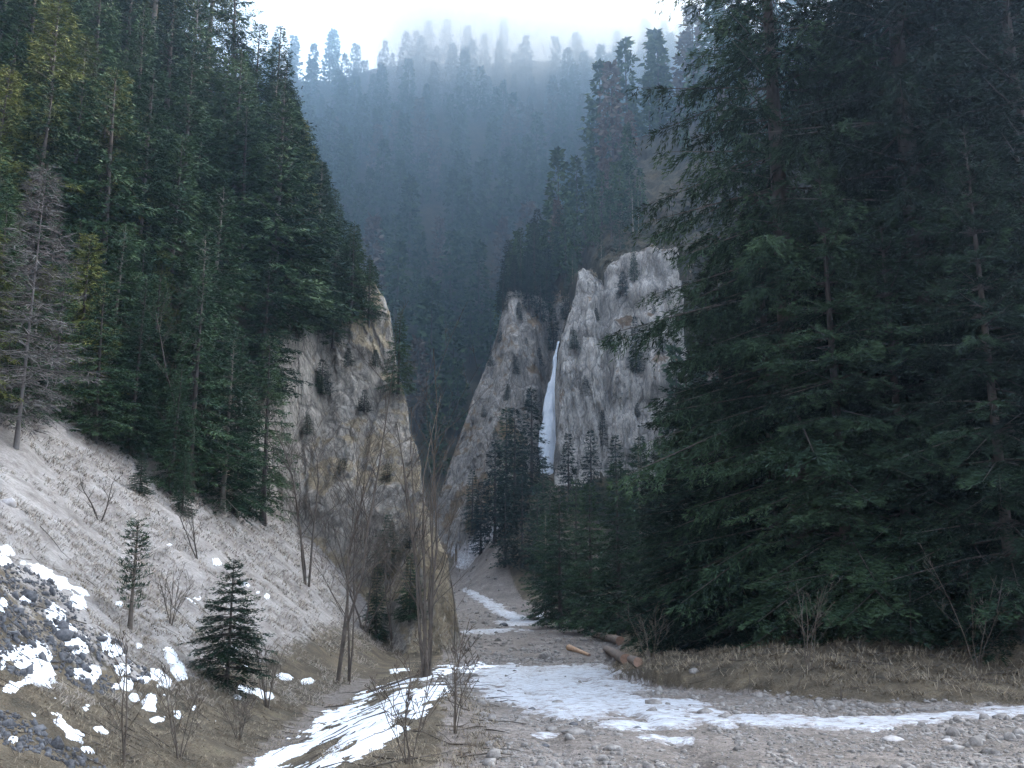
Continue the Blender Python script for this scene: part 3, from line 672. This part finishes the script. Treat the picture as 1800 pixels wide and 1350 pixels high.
# ---- left forest
def poisson(n, xr, yr, d, seed, test):
    g = np.random.default_rng(seed); pts = []
    X = g.uniform(*xr, n); Y = g.uniform(*yr, n); Z = H(X, Y); ok = test(X, Y, Z); cell = {}
    for x, y, z in zip(X[ok], Y[ok], Z[ok]):
        dd = d(x, y) if callable(d) else d
        cx, cy = int(x//8), int(y//8); bad = False
        for a in (-1, 0, 1):
            for b in (-1, 0, 1):
                for q in cell.get((cx+a, cy+b), ()):
                    if (q[0]-x)**2+(q[1]-y)**2 < dd*dd: bad = True; break
        if bad: continue
        cell.setdefault((cx, cy), []).append((x, y)); pts.append((x, y, z))
    return pts
def left_ok(X, Y, Z):
    P = parts(X, Y); px, py = project(X, Y, Z)
    line = I(px, [-100, 0, 130, 200, 300, 480, 500], [740, 745, 755, 800, 885, 925, 895])
    f = ((P[1] > P[0]-.3) | ((py < line) & (px < 500))) & (px > -160) 
    rockface = (X > -13.0) & (Z < I(X, [-13, -10, -8], [16, 17.5, 17.5]))
    low = (py < line) & (px < 500) & (Z < 14)
    return f & (~rockface | low) & (low | (X < -13) | (Z > I(X, [-13, -9.2, -7.5], [16, 17, 40])))
lt = poisson(9000, (-46, -8), (24, 70), lambda x, y: 1.25 if x > -17 and y > 50 else 1.5 if y < 42 else 2.1 + .8*max(0, y-45)/20, 5, left_ok)
lt.sort(key=lambda p: p[1])
gl = random.Random(4)
def topcap(px): return I(px, [480, 500, 520, 560, 600, 640, 665], [60, 110, 175, 265, 330, 425, 470])
def row_labels(items, rows, where):
    """items: (object, px, key, look); rows: (upper limit of key, row name); names each by its look and its place counted from the left"""
    for ri, (lim, nm) in enumerate(rows):
        lo = rows[ri-1][0] if ri else -1e9
        r_ = sorted([q for q in items if lo <= q[2] < lim], key=lambda q: q[1])
        for i, q in enumerate(r_): q[0]['label'] = f'{q[3]}, {ordinal(i)} from left in the {nm} row {where}'
LZ = ['lower edge of the left forest above the bare slope', 'middle of the left forest slope', 'upper part of the left forest slope']
nleft = 0; LI = []
for (x, y, z) in lt:
    px, py = project(x, y, z); px = float(px); py = float(py)
    u = gl.random()
    h = gl.uniform(7, 13)
    if y < 36: h = gl.uniform(4, 9)
    if py > 600: h = min(h, gl.uniform(5.5, 11))
    pr = MID[gl.randrange(4)]; kind = 'dark green spruce'
    if px < 440 and py < 330 and u < .22: pr = PINE[gl.randrange(2)]; h = gl.uniform(13, 19); kind = 'tall bare-stemmed conifer'
    elif px < 190 and 300 < py < 750 and u < .28: pr = MIDY; kind = 'yellow-green drooping conifer'
    elif u > .94: pr = MIDY; kind = 'yellow-green drooping conifer'; h *= .7
    if px > 470:
        top = float(topcap(px)); D = y*CP+(z-2)*SP
        hm = (py-top)*D/FPX/1.04
        if hm < 1.6: continue
        h = min(h, hm) if gl.random() < .6 else hm*gl.uniform(.9, 1)
        h = min(h, 15)
        if x > -13: h = min(h, gl.uniform(4, 8))
    # keep the brow above the rock face low
    zone = 0 if y < 42 else (1 if py > 330 else 2)
    LI.append((None, px, y, kind))
    e_ = plant(pr, 'spruce_tree' if 'spruce' in kind else 'conifer_tree', (x, y, z), h, gl.uniform(0, 6.28), f'{kind} in the {LZ[zone]}', 'conifer tree', f'conifers of the {LZ[zone]}', wide=gl.uniform(1.0, 1.4), tilt=gl.gauss(0, .02))
    LI[-1] = (e_, px, y, kind); nleft += 1
row_labels(LI, [(38, 'front'), (43, 'second'), (48, 'third'), (53, 'fourth'), (58, 'fifth'), (1e9, 'hindmost')], 'of the left forest')

for (px, py, h, pr, lab) in [(400, 300, 15, PINE[1], 'tall dark conifer leaning on the skyline at the upper left, nearest to the sky gap'), (478, 330, 12.5, MID[1], 'tall spruce on the right corner of the upper left skyline'), (440, 320, 12, MID[3], 'spruce between the two skyline conifers at the upper left')]:
    plant(pr, 'conifer_tree', cast(px, py, 30), h, px, lab, 'conifer tree', wide=1.1)

# ---- far mountainside
def far_ok(X, Y, Z):
    P = parts(X, Y); px, py = project(X, Y, Z)
    far = (P[4] > P[0]) & (P[4] > P[2]) & (P[4] > P[3])
    sh = ((P[2] >= P[4]) | (P[3] >= P[4])) & (Y > 112) & (Z > 40) & (X > -4)
    return (far | sh) & (fbm(X, Y*.8, 70, 14, 3) > -.26) & (px > 430) & (px < 1900) & (py < 1000) & (py > -40)
ft = poisson(26000, (-140, 230), (126, 400), lambda x, y: 4.6+.009*y if y > 160 else 2.6, 6, far_ok)
# hidden ones: test whether the tree's top is above what stands before it
def seen(p, h):
    top = np.array([p[0], p[1], p[2]+h*.8]); t = np.linspace(.1, .97, 60)
    q = CAM[None]+(top-CAM)[None]*t[:, None]
    return not (q[:, 2] < H(q[:, 0], q[:, 1])).any()
ft = [p for p in ft if seen(p, 16)]
ft.sort(key=lambda p: p[1])
NB = 60
stuff = []; FI = []
for i, (x, y, z) in enumerate(ft):
    h = gl.uniform(12, 28) if y < 330 else gl.uniform(9, 29)
    if y < 160: h = gl.uniform(6, 12)
    if y < 135: h = gl.uniform(3, 8)
    k = gl.randrange(3); rz = gl.uniform(0, 6.28)
    if i < NB:
        zone = 'shoulder above the far cliffs' if x > -3 and y < 230 else 'dark valley head behind the cliffs' if y < 230 else 'hazy far mountainside'
        e_ = plant(FAR[k], 'spruce_tree', (x, y, z), h, rz, f'blue-green hazy spruce on the {zone}', 'conifer tree', f'hazy spruces on the {zone}', wide=gl.uniform(.85, 1.1)); FI.append((e_, float(project(x, y, z)[0]), y, 'hazy blue-green spruce'))
    else: stuff.append((x, y, z, h, k, rz))
row_labels(FI, [(140, 'nearest'), (150, 'second'), (160, 'third'), (170, 'fourth'), (182, 'fifth'), (200, 'sixth'), (1e9, 'farthest')], 'above the far cliffs')
def side_ok(X, Y, Z):
    P = parts(X, Y); px, py = project(X, Y, Z); return (P[0] > P[2]) & (P[0] > P[3]) & (P[0] > P[4]) & (X > .1*Y+9) & (Y > 36) & (px < 1850) & (py > -100)
SI = []
for i, (x, y, z) in enumerate(sorted(poisson(5000, (9, 100), (36, 170), lambda x, y: 4.0, 9, side_ok), key=lambda p: p[1])):
    if y > 66: stuff.append((x, y, z, gl.uniform(11, 20), i % 3, i*1.7)); continue
    e_ = plant((MID if y < 70 else FAR)[i % 3], 'spruce_tree', (x, y, z), gl.uniform(9, 19), i*1.7, 'spruce', 'conifer tree', 'spruces on the steep side behind the right stand', wide=1.15)
    SI.append((e_, float(project(x, y, z)[0]), y, 'dark spruce'))
row_labels(SI, [(50, 'nearest'), (58, 'second'), (1e9, 'farthest')], 'behind the right stand')
print('side', len(SI))
SG = [spruce_geo(h=20, r=3.3, seed=60+i, nb=95, tw=2.1, nl=1.25, nw=.62, z0=.15, droop=.3, hang=.5, prof=.7, limb=False, sparse=.1) for i in range(3)]
V = []; Fq = []; T = []; mi = []; o = 0
for (x, y, z, h, k, rz) in stuff:
    s_ = h/20; c, s2 = math.cos(rz), math.sin(rz)
    lm = 2 if float(fbm(x, y, 80, 18, 2)) + gl.uniform(-.25, .25) > .22 else 0
    for (v, f, t, m_) in ((SG[k][0], SG[k][1], SG[k][2], lm), (SG[k][3], SG[k][4], None, 1)):
        vv = np.stack([v[:, 0]*c - v[:, 1]*s2, v[:, 0]*s2 + v[:, 1]*c, v[:, 2]], 1)*s_ + np.array([x, y, z-.4])
        V.append(vv); Fq.append(f+o); o += len(v); mi.append(np.full(len(f), m_)); T.append(t if t is not None else np.zeros(len(v)))
me = mesh_np('distant_forest', np.concatenate(V), np.concatenate(Fq), [M_NEED, M_BARK, M_LARCH], attrs={'tint': np.concatenate(T)}, midx=np.concatenate(mi))
tag(obj('distant_forest', me), 'hazy blue conifer forest covering the far mountainside', 'forest', kind='stuff')
print('left', nleft, 'far', len(ft))

# ------------------------------------------------------------------ frozen waterfall
def waterfall():
    # outline in photo pixels: left edge and right edge at each height
    rows = [(600, 982, 988), (620, 977, 984), (650, 972, 981), (670, 968, 981), (680, 964, 979), (700, 960, 979), (720, 957, 978), (735, 956, 979), (755, 951, 980), (770, 950, 980), (800, 951, 980), (830, 954, 980), (860, 956, 978)]
    yy = np.linspace(600, 862, 110); V = []; nu = 16
    for j, py in enumerate(yy):
        l = I(py, [r[0] for r in rows], [r[1] for r in rows]); r_ = I(py, [r[0] for r in rows], [r[2] for r in rows])
        l += 2.2*float(fbm(py, 0, 0, 9, 2)) - 2; r_ += 1.5
        y = I(py, [600, 862], [127, 115.5])
        for i in range(nu):
            s_ = i/(nu-1); px = l+(r_-l)*s_
            wdt = (r_-l)/FPX*y
            bul = .45*wdt*math.sin(math.pi*s_)+.25
            yq = y - bul - .35*abs(float(fbm(px*.5, py*.05, 0, 1.6, 2)))
            d = pray(px, py); p = CAM + d*(yq/d[1]); V.append(p)
    V = np.array(V); n = len(yy)
    back = V.copy(); back[:, 1] += 3.0
    ii = np.arange(n*nu).reshape(n, nu)
    f = np.stack([ii[:-1, :-1], ii[1:, :-1], ii[1:, 1:], ii[:-1, 1:]], -1).reshape(-1, 4)
    N0 = len(V); f2 = f[:, ::-1]+N0
    side = []
    for c in (0, nu-1): side.append(np.stack([ii[:-1, c], ii[1:, c], ii[1:, c]+N0, ii[:-1, c]+N0], -1))
    F_ = np.concatenate([f, f2]+side)
    o = obj('frozen_waterfall', mesh_np('frozen_waterfall', np.concatenate([V, back]), F_, M_FICE, True))
    tag(o, 'narrow frozen waterfall of blue-white ice in the cleft between far cliffs', 'waterfall')
waterfall()

# ------------------------------------------------------------------ bare trees, saplings, bushes
def bare_geo(h, seed, stems=1, spread=.15, rad=.02, depth=3, up=.6, nbr=9, len_f=.34, kink=.10, z_br=.25):
    g = random.Random(seed*7+1); segs0 = []; segs1 = []
    def grow(p, d, L, r, lv, out):
        n = 6 if lv == 0 else 4; pts = [p.copy()]; d = d.copy()
        for i in range(n):
            d = d + np.array([g.gauss(0, kink), g.gauss(0, kink), g.gauss(0, kink*.5)+(.05 if lv else .02)]); d /= np.linalg.norm(d)
            pts.append(pts[-1]+d*L/n)
        pts = np.array(pts); rr = np.linspace(r, max(r*.25, .004), n+1); out.append((pts, rr))
        if lv < depth:
            m = nbr if lv == 0 else max(2, int(nbr*.55)-lv)
            for _ in range(m):
                s_ = g.uniform(z_br if lv == 0 else .2, .97); k = s_*n; i = min(n-1, int(k)); q = pts[i]+(pts[i+1]-pts[i])*(k-i)
                dd = pts[i+1]-pts[i]; dd /= np.linalg.norm(dd)
                a = g.uniform(0, 6.28); sd = np.array([math.cos(a), math.sin(a), g.uniform(-.1, .5)])
                nd = dd*up + sd*(1-up)*1.4; nd /= np.linalg.norm(nd)
                grow(q, nd, L*len_f*g.uniform(.6, 1.2)*(1.25-s_*.5), max(.0045, r*.42*(1.1-s_*.6)), lv+1, segs1)
    for s_ in range(stems):
        a = g.uniform(0, 6.28); rr = g.uniform(.3, 1)*spread
        d = np.array([math.cos(a)*rr, math.sin(a)*rr, 1.]); d /= np.linalg.norm(d)
        grow(np.array([math.cos(a)*.12*spread*h*.3, math.sin(a)*.12*spread*h*.3, -.05]), d, h*g.uniform(.72, 1), rad*g.uniform(.7, 1.1), 0, segs0)
    return segs0, segs1
def bare_tree(name, px, py, h, seed, label, cat, mt=M_TWIG, tmin=5, group=None, **kw):
    p = cast(px, py, tmin)
    e = empty(name, p); tag(e, label, cat, group)
    a, b = bare_geo(h, seed, **kw)
    va, fa = tubes(a, 6); obj('trunk' if kw.get('stems', 1) == 1 else 'stems', mesh_np('trunk', va, fa, mt, True), e)
    vb, fb = tubes(b, 3); obj('branches', mesh_np('branches', vb, fb, mt), e)
    return e
bare_tree('bare_tree', 592, 1200, 9.5, 1, 'slender bare tree with dark twin trunk left of the snowy bank', 'bare tree', M_TWIG, stems=2, spread=.10, rad=.055, nbr=12, len_f=.34)
bare_tree('bare_tree', 612, 1200, 7.5, 2, 'shorter bare tree close right of the slender twin-trunk tree', 'bare tree', M_TWIG, stems=2, spread=.14, rad=.04, nbr=10)
bare_tree('bare_tree', 745, 1192, 10.5, 3, 'cluster of tall bare stems rising from the snowy bank edge', 'bare tree', M_TWIG, stems=5, spread=.16, rad=.055, nbr=8, len_f=.30)
bare_tree('bare_tree', 758, 1190, 8.5, 4, 'leaning bare stems at the right side of the stem cluster', 'bare tree', M_TWIG, stems=2, spread=.22, rad=.05, nbr=8, len_f=.28)
bare_tree('bare_tree', 798, 1150, 4.8, 5, 'single thin bare sapling right of the stem cluster by the track', 'sapling', M_TWIG, stems=1, spread=.03, rad=.022, nbr=8)
bare_tree('bare_tree', 218, 1345, 2.1, 6, 'forked bare sapling in the lower left foreground', 'sapling', M_TWIG, stems=2, spread=.06, rad=.018, nbr=7, kink=.07)
bare_tree('bare_bush', 470, 1245, 1.6, 7, 'leafless twiggy bush right of the small spruce', 'bush', M_TWIG, stems=7, spread=.28, rad=.014, nbr=6)
bare_tree('bare_bush', 315, 1335, 1.5, 8, 'leafless bush of thin upright twigs in the lower left foreground', 'bush', M_TWIG, stems=5, spread=.3, rad=.009, nbr=6)
bare_tree('bare_bush', 720, 1345, 1.3, 9, 'leafless twiggy bush in front of the snowbank', 'bush', M_TWIG, stems=6, spread=.4, rad=.008, nbr=6)
bare_tree('bare_bush', 800, 1290, 1.5, 10, 'reddish twigs rising from the grass right of the snowbank', 'bush', M_TWIG, stems=5, spread=.3, rad=.008, nbr=6)
bare_tree('bare_bush', 420, 1300, .9, 11, 'small twiggy bush at the gully edge below the small spruce', 'bush', M_TWIG, stems=8, spread=.5, rad=.007, nbr=6)
bare_tree('bare_bush', 1140, 1165, 1.7, 12, 'tangled bare bush beside the cut logs', 'bush', M_TWIG, stems=5, spread=.8, rad=.010, nbr=6)
bare_tree('bare_bush', 300, 1100, 1.5, 13, 'bare grey bush on the slope left of the small spruce', 'bush', M_TWIG, stems=5, spread=.3, rad=.012, nbr=7)
bare_tree('bare_bush', 350, 985, 2.2, 14, 'bare shrub leaning on the upper bare slope', 'bush', M_TWIGD, stems=3, spread=.7, rad=.022, nbr=8)
bare_tree('bare_bush', 175, 915, 1.7, 15, 'dark crooked shrub at the top of the bare slope', 'bush', M_TWIGD, stems=2, spread=.7, rad=.03, nbr=7)
bare_tree('bare_bush', 1420, 1180, 2.0, 16, 'thin bare saplings in front of the dark stand on the bank', 'bush', M_TWIG, stems=4, spread=.5, rad=.010, nbr=5)
bare_tree('bare_bush', 1720, 1175, 2.3, 17, 'bent bare saplings on the right bank near the picture edge', 'bush', M_TWIG, stems=4, spread=.5, rad=.012, nbr=5)
bare_tree('bare_tree', 640, 1110, 6.5, 18, 'twiggy bare tree at the foot of the left rock face', 'bare tree', M_TWIG, stems=3, spread=.3, rad=.05, nbr=14)
bare_tree('bare_tree', 540, 1030, 7.0, 19, 'twiggy bare tree where the rock face meets the left forest', 'bare tree', M_TWIG, stems=3, spread=.3, rad=.05, nbr=14)
bare_tree('bare_tree', 1080, 1090, 6.0, 20, 'leafless grey tree among the young spruces behind the logs', 'bare tree', M_TWIG, stems=3, spread=.25, rad=.05, nbr=12)
bare_tree('bare_tree', 340, 880, 8.0, 21, 'bare forked tree at the dark edge of the left forest', 'bare tree', M_TWIG, stems=2, spread=.2, rad=.07, nbr=12)
bare_tree('bare_tree', 690, 1125, 6.0, 22, 'thin bare tree against the foot of the rock face, right of the twiggy one', 'bare tree', M_TWIG, stems=2, spread=.2, rad=.04, nbr=12)

def litter(n, pxr, pyr, seed, test, ln, r, name, label):
    g = np.random.default_rng(seed); P = scatter_view(n, pxr, pyr, seed, test); segs = []
    for p in P:
        L = ln*math.exp(g.normal(0, .5)); a = g.uniform(0, 6.28); q = []
        for k in range(4):
            t_ = k/3-.5; x = p[0]+math.cos(a)*L*t_+g.normal(0, .02*L); y = p[1]+math.sin(a)*L*t_+g.normal(0, .02*L)
            q.append((x, y, float(H(x, y))+.012+.05*L*g.random()))
        segs.append((q, np.linspace(r, r*.4, 4)*g.uniform(.5, 1.6)))
    v, f = tubes(segs, 4); tag(obj(name, mesh_np(name, v, f, M_TWIGD)), label, 'twigs', kind='stuff')
litter(420, (430, 900), (1160, 1400), 51, lambda px, py, x, y: (x > Gx(y)) & (x < 0), .45, .008, 'twig_litter', 'broken twigs lying over the snowbank and road edge')
litter(700, (-50, 620), (930, 1350), 52, lambda px, py, x, y: (x < Gx(y)) & (y < 30), .35, .006, 'fallen_twigs', 'thin fallen twigs over the left slope')
litter(350, (1050, 1850), (1130, 1230), 53, near_bank, .8, .009, 'brush_litter', 'dead brushwood lying in the grass of the right bank')

# dead grey spruce at the left edge
def dead_spruce(px, py, h, seed, label):
    p = cast(px, py, 14)
    _, _, _, V2, F2 = spruce_geo(h=h, r=h*.20, seed=seed, nb=230, tw=1, nl=.3, nw=.02, z0=.1, droop=.15, hang=.2, prof=.75, limb=True)
    g = np.random.default_rng(seed)
    V, Fq, t, _, _ = spruce_geo(h=h, r=h*.20, seed=seed, nb=230, tw=15, nl=.34, nw=.020, z0=.1, droop=.15, hang=.3, prof=.75, limb=False, twl=.35)
    V2[:, :2] *= 1.0; nt0 = 72; V2[:nt0, :2] *= .5; e = empty('dead_spruce', p); tag(e, label, 'dead tree')
    obj('trunk', mesh_np('trunk', V2, F2, M_DEAD, True), e); obj('twigs', mesh_np('twigs', V, Fq, M_DEAD), e)
dead_spruce(28, 790, 9.0, 71, 'dead grey needleless spruce at the left edge above the bare slope')

# small spruce on the slope (detailed) and columnar conifer
pr = Proto(dict(h=3.0, r=1.05, seed=80, nb=190, tw=34, nl=.085, nw=.016, pk=.3, z0=.06, droop=.18, hang=.25, prof=.85), M_NEEDD)
p = cast(398, 1213); D = p[1]*CP+(p[2]-2)*SP
plant(pr, 'young_spruce', p, 225*D/FPX, 0, 'small dark spruce standing alone on the lower left slope', 'young spruce', sink=.03)
pr = Proto(dict(h=2.0, r=.16, seed=81, nb=120, tw=44, nl=.10, nw=.013, pk=.3, sparse=.25, z0=.16, droop=-.5, hang=-1.6, prof=.3), M_NEEDD, M_TWIG)
p = cast(228, 1105); D = p[1]*CP+(p[2]-2)*SP
plant(pr, 'young_pine', p, 190*D/FPX, 0, 'narrow upright young conifer with bare lower stems, left of the small spruce', 'young pine', sink=.03)
for i, (px, py, hp, k, lab) in enumerate([(245, 870, 90, 0, 'little light green spruce at the crest of the bare slope'), 
     (320, 905, 110, 1, 'low spruce at the foot of the left forest above the bare slope'), (585, 610, 130, 3, 'thin spruce with bare stem on the brow of the left rock face'),
     (700, 690, 150, 1, 'slim dull green spruce clinging to the right edge of the left rock face'), (560, 690, 45, 2, 'dark bush-like spruce in the middle of the left rock face'),
     (680, 1010, 110, 2, 'dull green spruce in front of the lower rock face'), (660, 1120, 130, 1, 'dark low spruce at the foot of the left rock face'), (720, 1090, 120, 0, 'dark low spruce at the right foot of the left rock face')]):
    p = cast(px, py, 14)
    if p is None: continue
    D = p[1]*CP+(p[2]-2)*SP
    plant(MID[k], 'spruce_tree', p, hp*D/FPX, i*1.1, lab, 'spruce tree', wide=1.3, sink=.1)

# ------------------------------------------------------------------ logs
M_LOGB = mk_plain('log_bark', (.06, .043, .035), (.27, .215, .18), 9, sc=(1, 1, 1), bumpd=.03)
M_LOGO = mk_plain('peeled_orange_wood', (.22, .12, .07), (.50, .34, .22), 10, bumpd=.02)
M_LOGE = mk_plain('sawn_wood', (.20, .12, .085), (.34, .22, .16), 9, bumpd=.01)
def log(px0, py0, px1, py1, r, taper, mb, label, name='log', lift=0):
    a = cast(px0, py0); b = cast(px1, py1); a = a+np.array([0, 0, r*.9+lift]); b = b+np.array([0, 0, r*taper*.9+lift])
    e = empty(name, a); tag(e, label, 'log', 'cut logs beside the track')
    n = 28; k = 26; L = np.linalg.norm(b-a); d = (b-a)/L
    up = np.array([0, 0, 1.]); s1 = np.cross(d, up); s1 /= np.linalg.norm(s1); s2 = np.cross(s1, d)
    V = []
    for i in range(k):
        t = i/(k-1); rr = r*(1+(taper-1)*t)
        for j in range(n):
            th = 2*math.pi*j/n
            nn = 1+.13*float(fbm(math.cos(th)*1.8+px0, math.sin(th)*1.8, t*L*1.5, 1, 4, .6))
            V.append(d*t*L + (s1*math.cos(th)+s2*math.sin(th))*rr*nn)
    V = np.array(V); ii = np.arange(n*k).reshape(k, n); jj = np.roll(ii, -1, 1)
    f = np.stack([ii[:-1], jj[:-1], jj[1:], ii[1:]], -1).reshape(-1, 4)
    obj('bark', mesh_np('bark', V, f, mb, True), e)
    for c, q in ((0, -1), (k-1, 1)):
        ring = V[c*n:(c+1)*n]; cen = ring.mean(0)+d*q*.004; inner = cen+(ring-cen)*.5
        vv = np.concatenate([ring, inner, cen[None]]); m_ = np.arange(n); m2 = np.roll(m_, -1)
        f4 = np.stack([m_, m2, m2+n, m_+n], 1); f4b = np.stack([m_+n, m2+n, np.full(n, 2*n), np.full(n, 2*n)], 1)[:, :3]
        me = bpy.data.meshes.new('cut_end'); me.from_pydata(vv.tolist(), [], f4.tolist()+f4b.tolist()); me.materials.append(M_LOGE); me.update()
        obj('cut_end', me, e)
log(1090, 1134, 1040, 1117, .21, .85, M_LOGB, 'grey-brown barked log lying farthest back by the young spruces')
log(1000, 1143, 1036, 1154, .14, .45, M_LOGO, 'short orange peeled log tapering to a point, leftmost of the logs')
log(1100, 1168, 1066, 1146, .17, .9, M_LOGB, 'stubby log with orange scar and round sawn end by the bush')
log(1122, 1172, 1104, 1163, .13, .9, M_LOGB, 'short log end lying under the bare bush right of the stubby log')
log(645, 1228, 775, 1180, .035, .5, M_TWIGD, 'long thin dark pole leaning along the far side of the snowbank', 'fallen_pole', .12)

# ------------------------------------------------------------------ single stones
def stone(px, py, wpx, label, mt=M_STONE, flat=.5, seed=0, tmin=5, rot=0):
    p = cast(px, py, tmin); D = p[1]*CP+(p[2]-2)*SP; r = wpx*D/FPX/2
    import bmesh
    bm = bmesh.new(); bmesh.ops.create_icosphere(bm, subdivisions=3, radius=1)
    for v in bm.verts:
        c = v.co; q = 1+.38*float(fbm(c.x+seed*3.1, c.y, c.z, 1.1, 3, .6))
        v.co = c*q
        # chisel some flat facets
        for a, b_, cc, dd in ((.7, .3, .6, .72), (-.6, .5, .6, .75), (.1, -.8, .5, .7), (-.3, -.2, .93, .66)):
            k = v.co.x*a+v.co.y*b_+v.co.z*cc-dd
            if k > 0: v.co.x -= a*k; v.co.y -= b_*k; v.co.z -= cc*k
        v.co.x *= r; v.co.y *= r*.8; v.co.z *= r*flat
    me = bpy.data.meshes.new('stone'); bm.to_mesh(me); bm.free(); me.materials.append(mt)
    for f in me.polygons: f.use_smooth = True
    o = obj('stone', me); o.location = (p[0], p[1], p[2]+r*flat*.35); o.rotation_euler = (0, 0, rot)
    tag(o, label, 'stone', 'larger stones on the track')
stone(1568, 1302, 40, 'pale flat stone below the ice strip on the right', M_STONEP, .35, 1)
stone(1665, 1304, 20, 'small pale stone right of the pale flat stone', M_STONEP, .5, 2)
stone(1220, 1182, 17, 'rounded grey boulder in the grass at the foot of the right stand', M_STONE, .8, 3)
stone(1010, 1290, 44, 'flat reddish grey stone at the lower edge of the ice', M_STONE, .4, 4)
stone(1008, 1275, 17, 'dark stone just above the flat reddish stone', M_RUBBLE, .6, 5)
stone(1075, 1318, 32, 'pointed grey slab among the rubble at the bottom centre', M_STONE, .5, 6, rot=.6)
stone(958, 1313, 16, 'dark wedge stone left at the bottom of the track', M_RUBBLE, .6, 7)
stone(1160, 1320, 24, 'thin flat brown stone at the bottom centre right', M_STONE, .3, 8)
stone(970, 1284, 22, 'broken grey stone left of the flat reddish stone', M_STONE, .6, 9)
stone(1240, 1255, 30, 'jagged brown-grey rock where ice strip leaves the ice field', M_STONE, .55, 10)
stone(1275, 1262, 24, 'smaller jagged rock to the right of the brown-grey rock', M_STONE, .6, 11)
stone(1120, 1282, 18, 'dark stone frozen into the lower ice', M_RUBBLE, .5, 12)
stone(935, 1248, 14, 'small dark stone on the left part of the ice', M_RUBBLE, .6, 13)
stone(980, 1237, 22, 'low pile stone on the ice left of centre', M_STONE, .5, 14)
stone(1423, 1277, 20, 'pale angular stone at the lower edge of the ice strip', M_STONEP, .6, 15)
stone(885, 1100, 16, 'dark stone at the left edge of the track beyond the snow', M_RUBBLE, .6, 16)
stone(15, 888, 30, 'rounded pale boulder at the left edge of the bare slope', M_STONEP, .8, 17)

# ------------------------------------------------------------------ sunlit fog along the far ridge
def fog():
    m = bpy.data.materials.new('fog'); m.use_nodes = True; t = m.node_tree; n = N(t)
    for n_ in list(t.nodes):
        if n_.type != 'OUTPUT_MATERIAL': t.nodes.remove(n_)
    out = [n_ for n_ in t.nodes if n_.type == 'OUTPUT_MATERIAL'][0]
    v = n.n('ShaderNodeVolumePrincipled'); v.inputs['Color'].default_value = (.95, .96, 1, 1); v.inputs['Anisotropy'].default_value = .35
    sp = n.n('ShaderNodeSeparateXYZ'); n.l(n.pos(), sp.inputs[0])
    f = n.m('ADD', sp.outputs[2], n.m('MULTIPLY', n.m('SUBTRACT', n.noise(.02, 3, .5), .5), 30))
    d = n.m('MULTIPLY', n.step(f, 168, 216), n.step(sp.outputs[0], -75, -35))
    n.l(n.m('MULTIPLY', d, .019), v.inputs['Density']); n.l(v.outputs[0], out.inputs['Volume'])
    V = np.array([(x, y, z) for x in (-80., 260.) for y in (300., 430.) for z in (160., 272.)])
    o = obj('fog_bank', mesh_np('fog_bank', V, np.array([(0, 1, 3, 2), (4, 6, 7, 5), (0, 4, 5, 1), (2, 3, 7, 6), (0, 2, 6, 4), (1, 5, 7, 3)]), m))
    tag(o, 'bright white fog lit by the sun along the far ridge', 'fog', kind='stuff')
fog()
def mist():
    m = bpy.data.materials.new('mist'); m.use_nodes = True; t = m.node_tree
    for n_ in list(t.nodes):
        if n_.type != 'OUTPUT_MATERIAL': t.nodes.remove(n_)
    out = [n_ for n_ in t.nodes if n_.type == 'OUTPUT_MATERIAL'][0]
    v = t.nodes.new('ShaderNodeVolumePrincipled'); v.inputs['Density'].default_value = .0028
    v.inputs['Color'].default_value = (.42, .70, 1, 1); v.inputs['Anisotropy'].default_value = .72
    t.links.new(v.outputs[0], out.inputs['Volume'])
    V = np.array([(x, y, z) for x in (-300., 300.) for y in (152., 460.) for z in (-12., 285.)])
    o = obj('valley_mist', mesh_np('valley_mist', V, np.array([(0, 1, 3, 2), (4, 6, 7, 5), (0, 4, 5, 1), (2, 3, 7, 6), (0, 2, 6, 4), (1, 5, 7, 3)]), m))
    tag(o, 'blue mist hanging in the valley in front of the far mountainside', 'mist', kind='stuff')
mist()

# ------------------------------------------------------------------ haze
def haze():
    m = bpy.data.materials.new('haze'); m.use_nodes = True; t = m.node_tree
    for n_ in list(t.nodes):
        if n_.type != 'OUTPUT_MATERIAL': t.nodes.remove(n_)
    out = [n_ for n_ in t.nodes if n_.type == 'OUTPUT_MATERIAL'][0]
    v = t.nodes.new('ShaderNodeVolumePrincipled'); v.inputs['Density'].default_value = HAZE_D
    v.inputs['Color'].default_value = (.42, .66, 1, 1); v.inputs['Anisotropy'].default_value = .6
    t.links.new(v.outputs[0], out.inputs['Volume'])
    a, b = np.array([-570, -570, -30.]), np.array([570, 570, 330.])
    V = np.array([(x, y, z) for x in (a[0], b[0]) for y in (a[1], b[1]) for z in (a[2], b[2])])
    f = np.array([(0, 1, 3, 2), (4, 6, 7, 5), (0, 4, 5, 1), (2, 3, 7, 6), (0, 2, 6, 4), (1, 5, 7, 3)])
    o = obj('haze', mesh_np('haze', V, f, m)); tag(o, 'pale blue mountain haze filling the valley', 'haze', kind='stuff')
haze()
